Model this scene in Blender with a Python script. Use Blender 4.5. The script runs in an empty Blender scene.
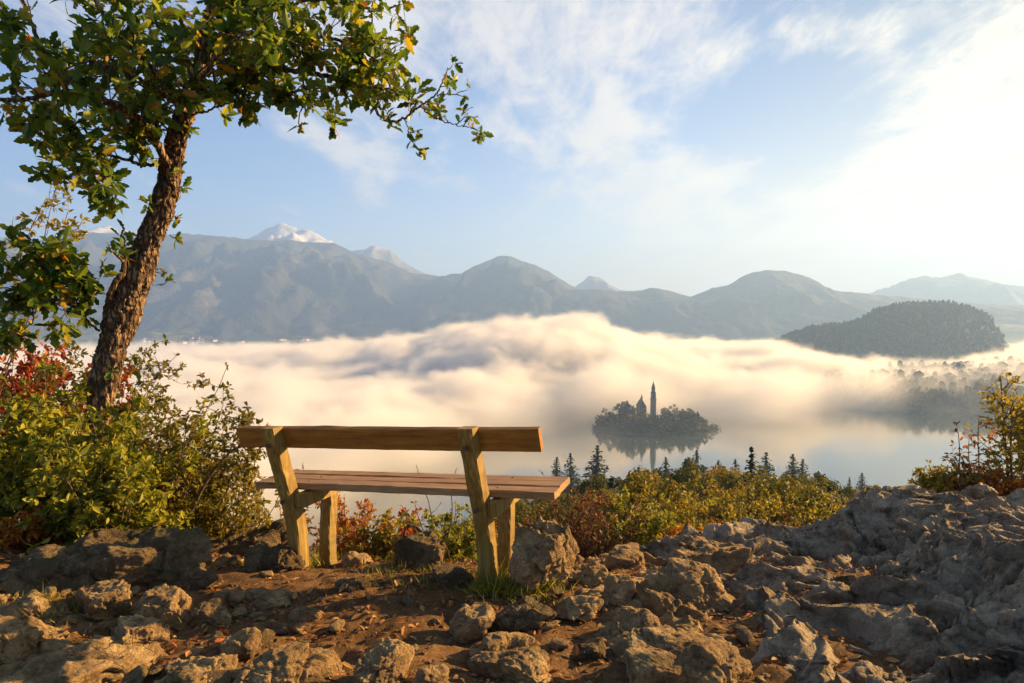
import bpy, math, random
import numpy as np
from mathutils import Vector, Matrix, Euler, Quaternion

# ------------------------------------------------------------------ camera, sky, sun, exposure
F = 683.0; PITCH = math.radians(2.14); CAMZ = 1.5
scene = bpy.context.scene
COL = scene.collection
cam_d = bpy.data.cameras.new('camera'); cam = bpy.data.objects.new('camera', cam_d); COL.objects.link(cam)
cam.location = (0, 0, CAMZ); cam.rotation_euler = (math.pi/2 - PITCH, 0, 0)
cam_d.sensor_width = 36; cam_d.lens = 36*F/1024; cam_d.clip_start = 0.05; cam_d.clip_end = 60000
scene.camera = cam

SUN_AZ = math.radians(64)       # clockwise from +Y (the view direction)
SUN_EL = math.radians(18)
SUN_DIR = Vector((math.sin(SUN_AZ)*math.cos(SUN_EL), math.cos(SUN_AZ)*math.cos(SUN_EL), math.sin(SUN_EL)))
sun_d = bpy.data.lights.new('sun', 'SUN'); sun = bpy.data.objects.new('sun', sun_d); COL.objects.link(sun)
sun_d.energy = 5.0; sun_d.angle = math.radians(0.6); sun_d.color = (1.0, 0.635, 0.26)
sun.rotation_euler = SUN_DIR.to_track_quat('Z', 'Y').to_euler(); sun.location = (30, 20, 30)

scene.view_settings.view_transform = 'Standard'; scene.view_settings.look = 'None'
scene.view_settings.exposure = 2.05; scene.view_settings.gamma = 1.0
scene.view_settings.use_curve_mapping = False
cy = scene.cycles
cy.use_denoising = True; cy.max_bounces = 8; cy.diffuse_bounces = 3; cy.glossy_bounces = 3
cy.transmission_bounces = 3; cy.volume_bounces = 3; cy.transparent_max_bounces = 8
cy.volume_step_rate = 1.0; cy.volume_max_steps = 512
cy.sample_clamp_indirect = 6.0; cy.caustics_reflective = False; cy.caustics_refractive = False


class NT:
    """small helper that writes node trees as expressions"""
    def __init__(s, tree): s.t = tree; s.n = tree.nodes; s.l = tree.links
    def new(s, kind, **kw):
        n = s.n.new(kind)
        for k, v in kw.items(): setattr(n, k, v)
        return n
    def put(s, sock, v):
        if isinstance(v, bpy.types.NodeSocket): s.l.new(v, sock)
        elif v is not None:
            try: sock.default_value = v
            except Exception: sock.default_value = (v, v, v)
    def m(s, op, a, b=None, c=None, clamp=False):
        n = s.new('ShaderNodeMath', operation=op, use_clamp=clamp)
        s.put(n.inputs[0], a); s.put(n.inputs[1], b); s.put(n.inputs[2], c)
        return n.outputs[0]
    def add(s, a, b): return s.m('ADD', a, b)
    def sub(s, a, b): return s.m('SUBTRACT', a, b)
    def mul(s, a, b): return s.m('MULTIPLY', a, b)
    def sat(s, a): return s.m('ADD', a, 0.0, clamp=True)
    def rng(s, v, a, b, c=0.0, d=1.0, smooth=True):
        n = s.new('ShaderNodeMapRange'); n.interpolation_type = 'SMOOTHSTEP' if smooth else 'LINEAR'
        s.put(n.inputs['Value'], v)
        for k, x in zip(('From Min', 'From Max', 'To Min', 'To Max'), (a, b, c, d)): s.put(n.inputs[k], x)
        return n.outputs[0]
    def noise(s, vec, scale, detail=4, rough=0.5, dist=0.0, color=False, lac=2.0):
        n = s.new('ShaderNodeTexNoise'); s.put(n.inputs['Vector'], vec); n.inputs['Scale'].default_value = scale
        n.inputs['Detail'].default_value = detail; n.inputs['Roughness'].default_value = rough
        n.inputs['Distortion'].default_value = dist; n.inputs['Lacunarity'].default_value = lac
        return n.outputs['Color' if color else 'Fac']
    def voro(s, vec, scale, feature='F1', out='Distance', rnd=1.0):
        n = s.new('ShaderNodeTexVoronoi', feature=feature); s.put(n.inputs['Vector'], vec)
        n.inputs['Scale'].default_value = scale; n.inputs['Randomness'].default_value = rnd
        return n.outputs[out]
    def vmul(s, v, xyz):
        n = s.new('ShaderNodeVectorMath', operation='MULTIPLY'); s.put(n.inputs[0], v); n.inputs[1].default_value = xyz
        return n.outputs[0]
    def vadd(s, v, w):
        n = s.new('ShaderNodeVectorMath', operation='ADD'); s.put(n.inputs[0], v); s.put(n.inputs[1], w)
        return n.outputs[0]
    def ramp(s, fac, stops, interp='LINEAR'):
        n = s.new('ShaderNodeValToRGB'); n.color_ramp.interpolation = interp
        e = n.color_ramp.elements
        while len(e) > 1: e.remove(e[-1])
        e[0].position = stops[0][0]; e[0].color = (*stops[0][1], 1)
        for p, c in stops[1:]:
            k = e.new(p); k.color = (*c, 1)
        s.put(n.inputs[0], fac)
        return n.outputs[0]
    def mix(s, f, a, b, blend='MIX'):
        n = s.new('ShaderNodeMix', data_type='RGBA', blend_type=blend)
        s.put(n.inputs[0], f)
        for k, v in ((6, a), (7, b)):
            if isinstance(v, tuple) and len(v) == 3: v = (*v, 1)
            s.put(n.inputs[k], v)
        return n.outputs[2]
    def bump(s, h, strength=0.5, dist=0.01, normal=None):
        n = s.new('ShaderNodeBump'); n.inputs['Strength'].default_value = strength; n.inputs['Distance'].default_value = dist
        s.put(n.inputs['Height'], h)
        if normal is not None: s.put(n.inputs['Normal'], normal)
        return n.outputs[0]


def new_mat(name):
    m = bpy.data.materials.new(name); m.use_nodes = True
    m.node_tree.nodes.clear(); nt = NT(m.node_tree)
    out = nt.new('ShaderNodeOutputMaterial')
    return m, nt, out


# world: Nishita sky plus high thin clouds placed by direction (azimuth, elevation)
world = bpy.data.worlds.new('World'); scene.world = world; world.use_nodes = True
world.node_tree.nodes.clear(); wt = NT(world.node_tree)
wo = wt.new('ShaderNodeOutputWorld'); bg = wt.new('ShaderNodeBackground')
sky = wt.new('ShaderNodeTexSky', sky_type='NISHITA'); sky.sun_disc = False
sky.sun_elevation = SUN_EL; sky.sun_rotation = SUN_AZ
sky.altitude = 600; sky.air_density = 1.0; sky.dust_density = 0.7; sky.ozone_density = 2.0
SKY_STR = 0.05
tc = wt.new('ShaderNodeTexCoord'); sep = wt.new('ShaderNodeSeparateXYZ'); wt.put(sep.inputs[0], tc.outputs['Generated'])
X, Y, Z = sep.outputs
az = wt.m('MULTIPLY', wt.m('ARCTAN2', X, Y), 57.2958)
el = wt.m('MULTIPLY', wt.m('ARCSINE', Z), 57.2958)
zz = wt.m('MAXIMUM', Z, 0.0)
den = wt.add(zz, 0.10)
cmb = wt.new('ShaderNodeCombineXYZ'); wt.put(cmb.inputs[0], wt.m('DIVIDE', X, den)); wt.put(cmb.inputs[1], wt.m('DIVIDE', Y, den))
P = cmb.outputs[0]
rot = wt.new('ShaderNodeMapping'); wt.put(rot.inputs[0], P); rot.inputs['Rotation'].default_value = (0, 0, math.radians(28)); rot.inputs['Scale'].default_value = (1.0, 0.42, 1)
n1 = wt.noise(rot.outputs[0], 1.7, 12, 0.66, 0.35)
n2 = wt.noise(rot.outputs[0], 7.0, 7, 0.7, 0.8)

def blob(a0, e0, sa, se, tilt=0.0, amp=1.0):
    da = wt.sub(az, a0); de = wt.sub(el, e0)
    ct, st = math.cos(math.radians(tilt)), math.sin(math.radians(tilt))
    u = wt.add(wt.mul(da, ct), wt.mul(de, st)); v = wt.add(wt.mul(da, -st), wt.mul(de, ct))
    q = wt.add(wt.m('POWER', wt.m('ABSOLUTE', wt.m('DIVIDE', u, sa)), 2.0), wt.m('POWER', wt.m('ABSOLUTE', wt.m('DIVIDE', v, se)), 2.0))
    return wt.mul(wt.m('EXPONENT', wt.mul(q, -1.0)), amp)
blobs = [(-1, 22, 17, 5.5, 6, 1.3), (4, 15, 13, 4.0, -28, 1.05), (13, 9, 11, 4.2, -38, 1.0), (24, 5, 10, 4.5, 0, 1.1),
         (-12, 13, 9, 2.0, -14, .75), (20.5, 20, 7, 1.7, 10, 1.0), (29, 20, 3, 1.2, 20, .65), (36, 10, 6, 8, 35, 1.15),
         (-9, 5.2, 6, .6, -4, .7), (-23, 4.5, 3, .5, 0, .6), (60, 22, 25, 16, 0, 1.1), (-70, 35, 30, 10, 20, .7),
         (0, 55, 60, 14, 0, .8), (130, 30, 50, 10, 0, .8), (-150, 25, 50, 10, 0, .8), (-30, 24, 8, 2, 0, .45), (-4, 17.5, 9, 4, 0, .45)]
acc = None
for b in blobs:
    q = blob(*b); acc = q if acc is None else wt.add(acc, q)
nn = wt.add(wt.mul(n1, 0.75), wt.mul(n2, 0.25))
cl = wt.rng(wt.add(wt.mul(wt.m('MINIMUM', acc, 1.1), 0.62), wt.mul(wt.sub(nn, 0.5), 4.6)), 0.12, .98)
cl = wt.m('MULTIPLY', cl, 0.92, clamp=True)
# the cloud light: brighter and warmer towards the sun, cooler and greyer away from it
dot = wt.new('ShaderNodeVectorMath', operation='DOT_PRODUCT'); wt.put(dot.inputs[0], tc.outputs['Generated']); dot.inputs[1].default_value = SUN_DIR
toward = wt.rng(dot.outputs['Value'], 0.35, 1.0)
ccol = wt.mix(toward, (4.3, 4.05, 4.0), (6.2, 5.3, 4.1))
skyc = wt.mix(1.0, sky.outputs[0], wt.ramp(wt.rng(dot.outputs['Value'], 0.0, 1.0, smooth=False), [(.2, (.60, .76, .96)), (.62, (.52, .65, .83)), (.85, (.36, .41, .48)), (1.0, (.22, .20, .18))]), 'MULTIPLY')
streak = wt.noise(wt.vmul(cmb.outputs[0], (0.25, 1.0, 1)), 2.2, 5, .6)
bank = wt.mul(blob(33, 3.6, 9, .55, 0, .9), wt.rng(streak, .35, .6))
veil = wt.add(wt.add(blob(42, 2, 34, 9, 0, 1.5), blob(41, 11, 9, 7, 25, .4)), blob(0, 0, 75, 4.5, 0, .45))
veil = wt.m('MULTIPLY', veil, wt.rng(nn, .25, .6, .72, 1.0), clamp=True)
skyc = wt.mix(wt.m('MINIMUM', veil, .92), skyc, (5.2, 4.15, 2.9))
full = wt.mix(cl, skyc, ccol)
full = wt.mix(wt.m('MULTIPLY', bank, .55, clamp=True), full, (4.6, 4.3, 4.2))
wt.put(bg.inputs[0], full); bg.inputs[1].default_value = SKY_STR
wt.l.new(bg.outputs[0], wo.inputs[0])
world.cycles.sampling_method = 'MANUAL'; world.cycles.sample_map_resolution = 512

# ------------------------------------------------------------------ helpers
def ray(px, py):
    x = (px-512)/F; y = -(py-341.5)/F
    c, s = math.cos(PITCH), math.sin(PITCH)
    return Vector((x, c + s*y, -s + c*y))        # view axis is +Y tilted down by PITCH
def W(px, py, Y):
    """the world point seen at pixel px, py at distance Y ahead"""
    d = ray(px, py); return Vector((0, 0, CAMZ)) + d*(Y/d.y)
def tag(o, label=None, cat=None, group=None, kind=None):
    if label: o['label'] = label
    if cat: o['category'] = cat
    if group: o['group'] = group
    if kind: o['kind'] = kind
    return o
def empty(name, loc=(0, 0, 0)):
    o = bpy.data.objects.new(name, None); COL.objects.link(o); o.location = loc; o.empty_display_size = .1
    return o

_rs = np.random.RandomState(7)
_perm = _rs.permutation(4096)
_grad = _rs.normal(size=(4096, 3)); _grad /= np.linalg.norm(_grad, axis=1)[:, None]
_jit = _rs.rand(4096, 3)
def _hash(i, j, k):
    return _perm[(_perm[(_perm[i & 4095] + j) & 4095] + k) & 4095]
def gn(p):
    p = np.asarray(p, float); i = np.floor(p).astype(int); f = p - i
    u = f*f*f*(f*(f*6-15)+10); r = 0
    for dx in (0, 1):
        wx = u[:, 0] if dx else 1-u[:, 0]
        for dy in (0, 1):
            wy = u[:, 1] if dy else 1-u[:, 1]
            for dz in (0, 1):
                wz = u[:, 2] if dz else 1-u[:, 2]
                g = _grad[_hash(i[:, 0]+dx, i[:, 1]+dy, i[:, 2]+dz)]
                r = r + wx*wy*wz*((f[:, 0]-dx)*g[:, 0]+(f[:, 1]-dy)*g[:, 1]+(f[:, 2]-dz)*g[:, 2])
    return r*1.5
def fbm(p, octv=4, gain=.5, lac=2.03):
    a = 1; r = 0; p = np.asarray(p, float)
    for k in range(octv):
        r = r + a*gn(p + 17.3*k); p = p*lac; a *= gain
    return r
def ridged(p, octv=4, gain=.5, lac=2.1):
    a = 1; r = 0; p = np.asarray(p, float)
    for k in range(octv):
        r = r + a*(1-2*np.abs(gn(p + 9.1*k))); p = p*lac; a *= gain
    return r
def worley(p):
    p = np.asarray(p, float); i = np.floor(p).astype(int); f = p-i
    d1 = np.full(len(p), 9.); d2 = np.full(len(p), 9.)
    for dx in (-1, 0, 1):
        for dy in (-1, 0, 1):
            for dz in (-1, 0, 1):
                c = _jit[_hash(i[:, 0]+dx, i[:, 1]+dy, i[:, 2]+dz)]
                d = np.sqrt((c[:, 0]+dx-f[:, 0])**2+(c[:, 1]+dy-f[:, 1])**2+(c[:, 2]+dz-f[:, 2])**2)
                d2 = np.where(d < d1, d1, np.minimum(d2, d)); d1 = np.minimum(d1, d)
    return d1, d2
def facets(p, seed=0, tilt=1.0):
    """broken blocks: every cell is a plane with its own tilt and level; returns height, distance to the cell edge"""
    p = np.asarray(p, float); i = np.floor(p).astype(int); f = p-i
    d1 = np.full(len(p), 9.); d2 = np.full(len(p), 9.); h = np.zeros(len(p))
    for dx in (-1, 0, 1):
        for dy in (-1, 0, 1):
            for dz in (-1, 0, 1):
                k = _hash(i[:, 0]+dx+seed, i[:, 1]+dy, i[:, 2]+dz); c = _jit[k]; g = _grad[k]
                rx, ry, rz = c[:, 0]+dx-f[:, 0], c[:, 1]+dy-f[:, 1], c[:, 2]+dz-f[:, 2]
                d = np.sqrt(rx**2+ry**2+rz**2)
                hh_ = -(g[:, 0]*rx+g[:, 1]*ry)*tilt+g[:, 2]*.35
                near_ = d < d1
                d2 = np.where(near_, d1, np.minimum(d2, d)); h = np.where(near_, hh_, h); d1 = np.where(near_, d, d1)
    return h, d2-d1
def sstep(a, b, x):
    t = np.clip((x-a)/(b-a), 0, 1); return t*t*(3-2*t)

class MB:
    """collects vertices and faces of mixed shapes into ONE mesh"""
    def __init__(s): s.v = []; s.n = 0; s.f = []
    def add(s, v, faces):
        v = np.asarray(v, float); f = np.asarray(faces, int)
        s.v.append(v); s.f.append(f + s.n); s.n += len(v)
    def data(s, name, mat=None, smooth=True):
        me = bpy.data.meshes.new(name)
        v = np.concatenate(s.v); me.vertices.add(len(v)); me.vertices.foreach_set('co', v.ravel())
        idx = np.concatenate([f.ravel() for f in s.f]); cnt = np.concatenate([np.full(len(f), f.shape[1]) for f in s.f])
        me.loops.add(len(idx)); me.loops.foreach_set('vertex_index', idx)
        st = np.concatenate([[0], np.cumsum(cnt)[:-1]])
        me.polygons.add(len(cnt)); me.polygons.foreach_set('loop_start', st); me.polygons.foreach_set('loop_total', cnt)
        me.polygons.foreach_set('use_smooth', np.full(len(cnt), smooth))
        me.update(calc_edges=True); me.validate()
        for m in (mat if isinstance(mat, (list, tuple)) else [mat]):
            if m: me.materials.append(m)
        return me
    def build(s, name, mat=None, parent=None, smooth=True):
        o = bpy.data.objects.new(name, s.data(name, mat, smooth)); COL.objects.link(o)
        if parent: o.parent = parent
        return o
    def box(s, c, size, R=None):
        h = np.array(size)/2
        v = np.array([(x, y, z) for x in (-1, 1) for y in (-1, 1) for z in (-1, 1)], float)*h
        if R is not None: v = v @ np.array(R).T
        s.add(v+np.array(c), [(0, 1, 3, 2), (4, 6, 7, 5), (0, 4, 5, 1), (2, 3, 7, 6), (0, 2, 6, 4), (1, 5, 7, 3)])
    def tube(s, pts, rad, n=6, cap=True):
        pts = np.asarray(pts, float); m = len(pts); rad = np.broadcast_to(rad, m)
        t = np.gradient(pts, axis=0); t /= np.linalg.norm(t, axis=1)[:, None]+1e-9
        ref = np.array([0.31, 0.17, .93]) if abs(t[0][2]) < .8 else np.array([1., .13, .1])
        a = np.cross(t, ref); a /= np.linalg.norm(a, axis=1)[:, None]+1e-9; b = np.cross(t, a)
        th = np.linspace(0, 2*math.pi, n, endpoint=False)
        v = pts[:, None]+rad[:, None, None]*(np.cos(th)[None, :, None]*a[:, None]+np.sin(th)[None, :, None]*b[:, None])
        i = np.arange(m-1)[:, None]*n; j = np.arange(n)[None]; k = (j+1) % n
        f = np.stack([i+j, i+k, i+n+k, i+n+j], -1).reshape(-1, 4)
        s.add(v.reshape(-1, 3), f)
        if cap:
            s.add(v[-1], [list(range(n))]); s.add(v[0], [list(range(n))[::-1]])
        return v.reshape(-1, 3)
def grid_mesh(name, V, mat, parent=None, smooth=True):
    """V: (ny, nx, 3)"""
    ny, nx = V.shape[:2]
    i = np.arange(ny-1)[:, None]*nx; j = np.arange(nx-1)[None]
    f = np.stack([i+j, i+j+1, i+nx+j+1, i+nx+j], -1).reshape(-1, 4)
    mb = MB(); mb.add(V.reshape(-1, 3), f)
    return mb.build(name, mat, parent, smooth)
def interp(pts, x):
    xs, ys = zip(*pts); return np.interp(x, xs, ys)

LAKE = -134.0
# ------------------------------------------------------------------ haze
HAZE_TOP = 930.0; HAZE_BOTTOM = -190.0; FAR = 9600.0
m, nt, out = new_mat('haze_air')
pv = nt.new('ShaderNodeVolumePrincipled'); pv.inputs['Density'].default_value = 0.00018
pv.inputs['Color'].default_value = (0.36, 0.575, 1.0, 1); pv.inputs['Anisotropy'].default_value = 0.31
nt.l.new(pv.outputs[0], out.inputs['Volume'])
mb = MB(); mb.box((0, FAR/2-1500, (HAZE_TOP+HAZE_BOTTOM)/2), (19000, FAR+400, HAZE_TOP-HAZE_BOTTOM))
tag(mb.build('haze', m, smooth=False), kind='stuff')

# ------------------------------------------------------------------ materials of the far land
def land_mat(name, stops, scale, rough=.95, snow=None, bumpd=None):
    m, nt, out = new_mat(name)
    g = nt.new('ShaderNodeNewGeometry'); pos = g.outputs['Position']
    n = nt.noise(pos, scale, 8, .65, .4)
    c = nt.ramp(n, stops)
    if snow:
        z0, z1, col = snow
        sp = nt.new('ShaderNodeSeparateXYZ'); nt.put(sp.inputs[0], pos)
        sn = nt.new('ShaderNodeSeparateXYZ'); nt.put(sn.inputs[0], g.outputs['Normal'])
        h = nt.add(sp.outputs[2], nt.mul(nt.sub(nt.noise(pos, .009, 9, .75), .5), (z1-z0)*3.4))
        f = nt.mul(nt.rng(h, z0, z1), nt.rng(nt.add(sn.outputs[2], nt.mul(n, .3)), .45, .75))
        c = nt.mix(f, c, col)
    b = nt.new('ShaderNodeBsdfPrincipled'); nt.put(b.inputs['Base Color'], c); b.inputs['Roughness'].default_value = rough
    b.inputs['Specular IOR Level'].default_value = 0.1
    if bumpd: nt.put(b.inputs['Normal'], nt.bump(nt.noise(pos, bumpd[0], 5, .7), 1.0, bumpd[1]))
    nt.l.new(b.outputs[0], out.inputs[0])
    return m
M_mount = land_mat('mountain_forest', [(.3, (.030, .036, .030)), (.5, (.05, .055, .042)), (.62, (.075, .072, .05)), (.74, (.16, .15, .13))], .0035, bumpd=(.01, 30))
M_snow = land_mat('mountain_rock_and_snow', [(.3, (.10, .11, .11)), (.6, (.2, .2, .19))], .004, snow=(560, 680, (.52, .52, .55)), bumpd=(.008, 30))
M_valley = land_mat('valley_fields', [(.35, (.03, .045, .022)), (.48, (.05, .065, .025)), (.55, (.14, .15, .05)), (.7, (.20, .17, .08))], .006)
M_forestfloor = land_mat('forest_floor', [(.3, (.035, .045, .015)), (.55, (.08, .075, .02)), (.7, (.14, .10, .03))], .05)
M_lakebed = land_mat('lake_bed', [(.3, (.03, .04, .03)), (.7, (.06, .07, .05))], .02)

# ground sheet to the horizon: lake bed, then the valley plain
xs = np.concatenate([np.linspace(-9000, -3500, 16), np.linspace(-3300, 3300, 90), np.linspace(3500, 9000, 16)])
ys = np.concatenate([np.linspace(-1400, 100, 10), np.linspace(150, 4500, 90), np.linspace(4700, 7900, 24)])
XX, YY = np.meshgrid(xs, ys)
p = np.stack([XX/900, YY/900, XX*0], -1).reshape(-1, 3)
nz = fbm(p, 4).reshape(XX.shape)
rr = np.sqrt(((XX-100)/1750)**2+((YY-1350)/1500)**2)
land = sstep(.93, 1.25, rr+nz*.12)
ZZ = LAKE-12+land*(30+nz*28)
near = (YY < 500)
ZZ = np.where(near, np.minimum(ZZ, LAKE-12), ZZ)
g = grid_mesh('ground', np.stack([XX, YY, ZZ], -1), M_valley); tag(g, kind='structure')

# ------------------------------------------------------------------ mountains: ridgelines at their own distance, with front and back slopes
def mountain(name, sil, D, depth_front, depth_back, mat, seed, rel=.12, nx=240, ny=70, base=LAKE-14, rough=1.0, spread=0.0):
    x0, x1 = sil[0][0], sil[-1][0]
    px = np.linspace(x0, x1, nx); py = interp(sil, px)
    X = (px-512)/F*D
    jag = (fbm(np.stack([X/230, X*0+seed, X*0], -1), 6, .6)+.5*ridged(np.stack([X/120, X*0+seed, X*0], -1), 3)-.3)*D*0.0015*rough
    zr = CAMZ+(316-py)/F*D+jag
    zr = np.maximum(zr, base+2)
    t = np.concatenate([np.linspace(-1, 0, ny)[:-1], np.linspace(0, 1, ny//2)])
    V = np.zeros((len(t), nx, 3))
    wob = fbm(np.stack([X/1500, X*0+seed+3, X*0], -1), 3)
    for k, tt in enumerate(t):
        if tt <= 0:
            Yk = D+tt*depth_front*(1+.25*wob); prof = (1+tt)**1.0
            prof = prof*(.75+.25*prof)
        else:
            Yk = D+tt*depth_back; prof = (1-tt)**1.2
        Yk = Yk+0*X
        q = np.stack([X/650+seed, Yk/1000, X*0+seed], -1)
        r = ridged(q, 5, .55)-.6
        Xk = X*(Yk/D*(1-0)+0) if False else X*(1-.0*abs(tt))
        env = np.clip(1-abs(prof-.45)*1.7, 0, 1)
        z = base+(zr-base)*np.clip(prof+rel*r*env, 0, 1.0)
        V[k, :, 0] = Xk; V[k, :, 1] = Yk; V[k, :, 2] = z
    o = grid_mesh(name, V, mat); tag(o, kind='structure'); return o
mountain('snowy_mountains', [(-260, 262), (-120, 250), (20, 238), (60, 242), (92, 233), (112, 227), (128, 231), (150, 236), (200, 250), (248, 241), (262, 233), (281, 225), (297, 228), (313, 231), (330, 242), (350, 252), (362, 250), (376, 247), (392, 250), (404, 262), (430, 276), (470, 292), (540, 300), (572, 289), (588, 277), (600, 280), (614, 288), (640, 298), (700, 300), (860, 296), (885, 289), (905, 281), (925, 277), (940, 278), (957, 274), (972, 279), (990, 284), (1024, 288), (1100, 270), (1250, 262)], 6400, 1500, 1000, M_snow, 3.1, nx=620, rough=2.2, rel=.3)
mountain('forested_mountain', [(-330, 270), (-200, 262), (-80, 268), (0, 262), (40, 243), (75, 236), (110, 235), (150, 236), (183, 234), (215, 237), (250, 240), (300, 241), (333, 243), (358, 253), (385, 262), (410, 272), (440, 277), (462, 274), (480, 265), (497, 258), (506, 257), (520, 260), (541, 268), (560, 280), (580, 289), (620, 296), (680, 305), (760, 316), (820, 330)], 5250, 1900, 1000, M_mount, 11.7, nx=480, rel=.3, rough=1.5)
mountain('middle_ridge', [(330, 334), (400, 322), (450, 308), (490, 298), (520, 292), (560, 290), (600, 290), (625, 292), (650, 288), (668, 291), (690, 296), (712, 289), (728, 285), (740, 278), (752, 272), (765, 270), (785, 271), (800, 275), (815, 281), (833, 291), (860, 294), (890, 296), (930, 300), (980, 305), (1030, 306), (1120, 296), (1220, 300)], 4300, 1100, 800, M_mount, 23.3, nx=400, rel=.26, rough=1.4)
mountain('valley_hills', [(-150, 318), (-60, 314), (0, 316), (60, 322), (110, 321), (150, 324), (190, 325), (215, 329), (245, 333), (290, 336), (340, 337), (420, 338), (500, 336), (560, 333), (700, 332), (780, 331), (900, 326), (1030, 324), (1150, 318)], 3500, 380, 400, M_valley, 41.9, nx=220, ny=30, rel=.25)

# ------------------------------------------------------------------ lake
m, nt, out = new_mat('lake_water')
g_ = nt.new('ShaderNodeNewGeometry')
b = nt.new('ShaderNodeBsdfPrincipled'); b.inputs['Base Color'].default_value = (.035, .055, .05, 1)
b.inputs['Roughness'].default_value = .075; b.inputs['IOR'].default_value = 2.2
b.inputs['Specular IOR Level'].default_value = 0.5
h = nt.noise(nt.vmul(g_.outputs['Position'], (1, 1.6, 1)), .25, 3, .6)
h2 = nt.noise(g_.outputs['Position'], .012, 3, .5)
nt.put(b.inputs['Normal'], nt.bump(nt.mul(h, nt.rng(h2, .42, .62)), .05, .12))
nt.l.new(b.outputs[0], out.inputs[0])
V = np.stack(np.meshgrid(np.linspace(-3400, 3400, 12), np.linspace(120, 3900, 12)), -1)
V = np.concatenate([V, np.full(V.shape[:2]+(1,), LAKE)], -1)
tag(grid_mesh('lake_water', V, m), kind='structure')
# ------------------------------------------------------------------ fog bank over the lake (a voxel volume grown by geometry nodes)
def fog_tree():
    tr = bpy.data.node_groups.new('fog_density', 'GeometryNodeTree')
    tr.interface.new_socket('Geometry', in_out='OUTPUT', socket_type='NodeSocketGeometry')
    nt = NT(tr)
    pos = nt.new('GeometryNodeInputPosition').outputs[0]
    sp = nt.new('ShaderNodeSeparateXYZ'); nt.put(sp.inputs[0], pos); X, Y, Z = sp.outputs
    def gauss(x0, y0, sx, sy, amp):
        a = nt.m('POWER', nt.m('ABSOLUTE', nt.mul(nt.sub(X, x0), 1/sx)), 2.0); c = nt.m('POWER', nt.m('ABSOLUTE', nt.mul(nt.sub(Y, y0), 1/sy)), 2.0)
        return nt.mul(nt.m('EXPONENT', nt.mul(nt.add(a, c), -1.0)), amp)
    top = 52.0
    for gset in [(60, 1300, 230, 260, 82), (-270, 1500, 280, 300, 22), (450, 1500, 230, 260, 30), (-900, 1500, 420, 500, -8),
                 (1150, 1350, 500, 160, 34), (800, 1480, 240, 200, -50)]:
        top = nt.add(top, gauss(*gset))
    nA = nt.noise(pos, 1/230, 2, .5)
    nB = nt.noise(nt.vmul(pos, (1, 1, 1.2)), 1/85, 8, .64, .5)
    top = nt.add(top, nt.mul(nt.sub(nA, .5), 55))
    hz = nt.sub(top, Z)
    hz = nt.add(hz, nt.mul(nt.sub(nB, .5), 130))
    body = nt.rng(hz, 0, 12)
    yf = nt.add(nt.rng(X, -330, 100, 150, 880), nt.rng(X, 150, 620, 0, 150))
    s = nt.add(nt.sub(Y, yf), nt.mul(nt.sub(nt.noise(pos, 1/160, 4, .6), .5), 420))
    front = nt.rng(s, -120, 160)
    back = nt.rng(nt.add(Y, nt.mul(nt.sub(nA, .5), 500)), 1700, 2300, 1, 0)
    dens = nt.mul(nt.mul(body, front), back)
    mist = nt.mul(nt.rng(Z, 6, 50, 1, 0), nt.rng(nt.add(nB, nt.rng(X, -300, 300, .35, -.06)), .42, .85))
    d = nt.add(nt.mul(dens, .026), nt.mul(mist, .0012))
    d = nt.mul(d, nt.m('GREATER_THAN', d, .000008))
    vc = nt.new('GeometryNodeVolumeCube')
    nt.put(vc.inputs['Density'], nt.mul(d, 100.0))
    vc.inputs['Min'].default_value = (-2300, 200, 1); vc.inputs['Max'].default_value = (2100, 2500, 159)
    VX = FOG_VOXEL
    vc.inputs['Resolution X'].default_value = int(4400/VX); vc.inputs['Resolution Y'].default_value = int(2300/VX); vc.inputs['Resolution Z'].default_value = int(158/VX*1.3)
    sm = nt.new('GeometryNodeSetMaterial'); nt.l.new(vc.outputs[0], sm.inputs[0]); sm.inputs['Material'].default_value = M_fog
    go = nt.new('NodeGroupOutput'); nt.l.new(sm.outputs[0], go.inputs[0])
    return tr
FOG_VOXEL = 6.5
M_fog, nt, out = new_mat('lake_fog')
pv = nt.new('ShaderNodeVolumePrincipled'); pv.inputs['Density'].default_value = 0.01
pv.inputs['Density Attribute'].default_value = 'density'
pv.inputs['Color'].default_value = (.955, .945, .925, 1); pv.inputs['Anisotropy'].default_value = .25
nt.l.new(pv.outputs[0], out.inputs['Volume'])
M_fog.cycles.volume_step_rate = 2.0
mb = MB(); mb.box((0, 1350, 80), (100, 100, 100))
fog = mb.build('fog', M_fog, smooth=False); fog.location = (0, 0, LAKE); tag(fog, kind='stuff')
md = fog.modifiers.new('fog_density', 'NODES'); md.node_group = fog_tree()
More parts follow.
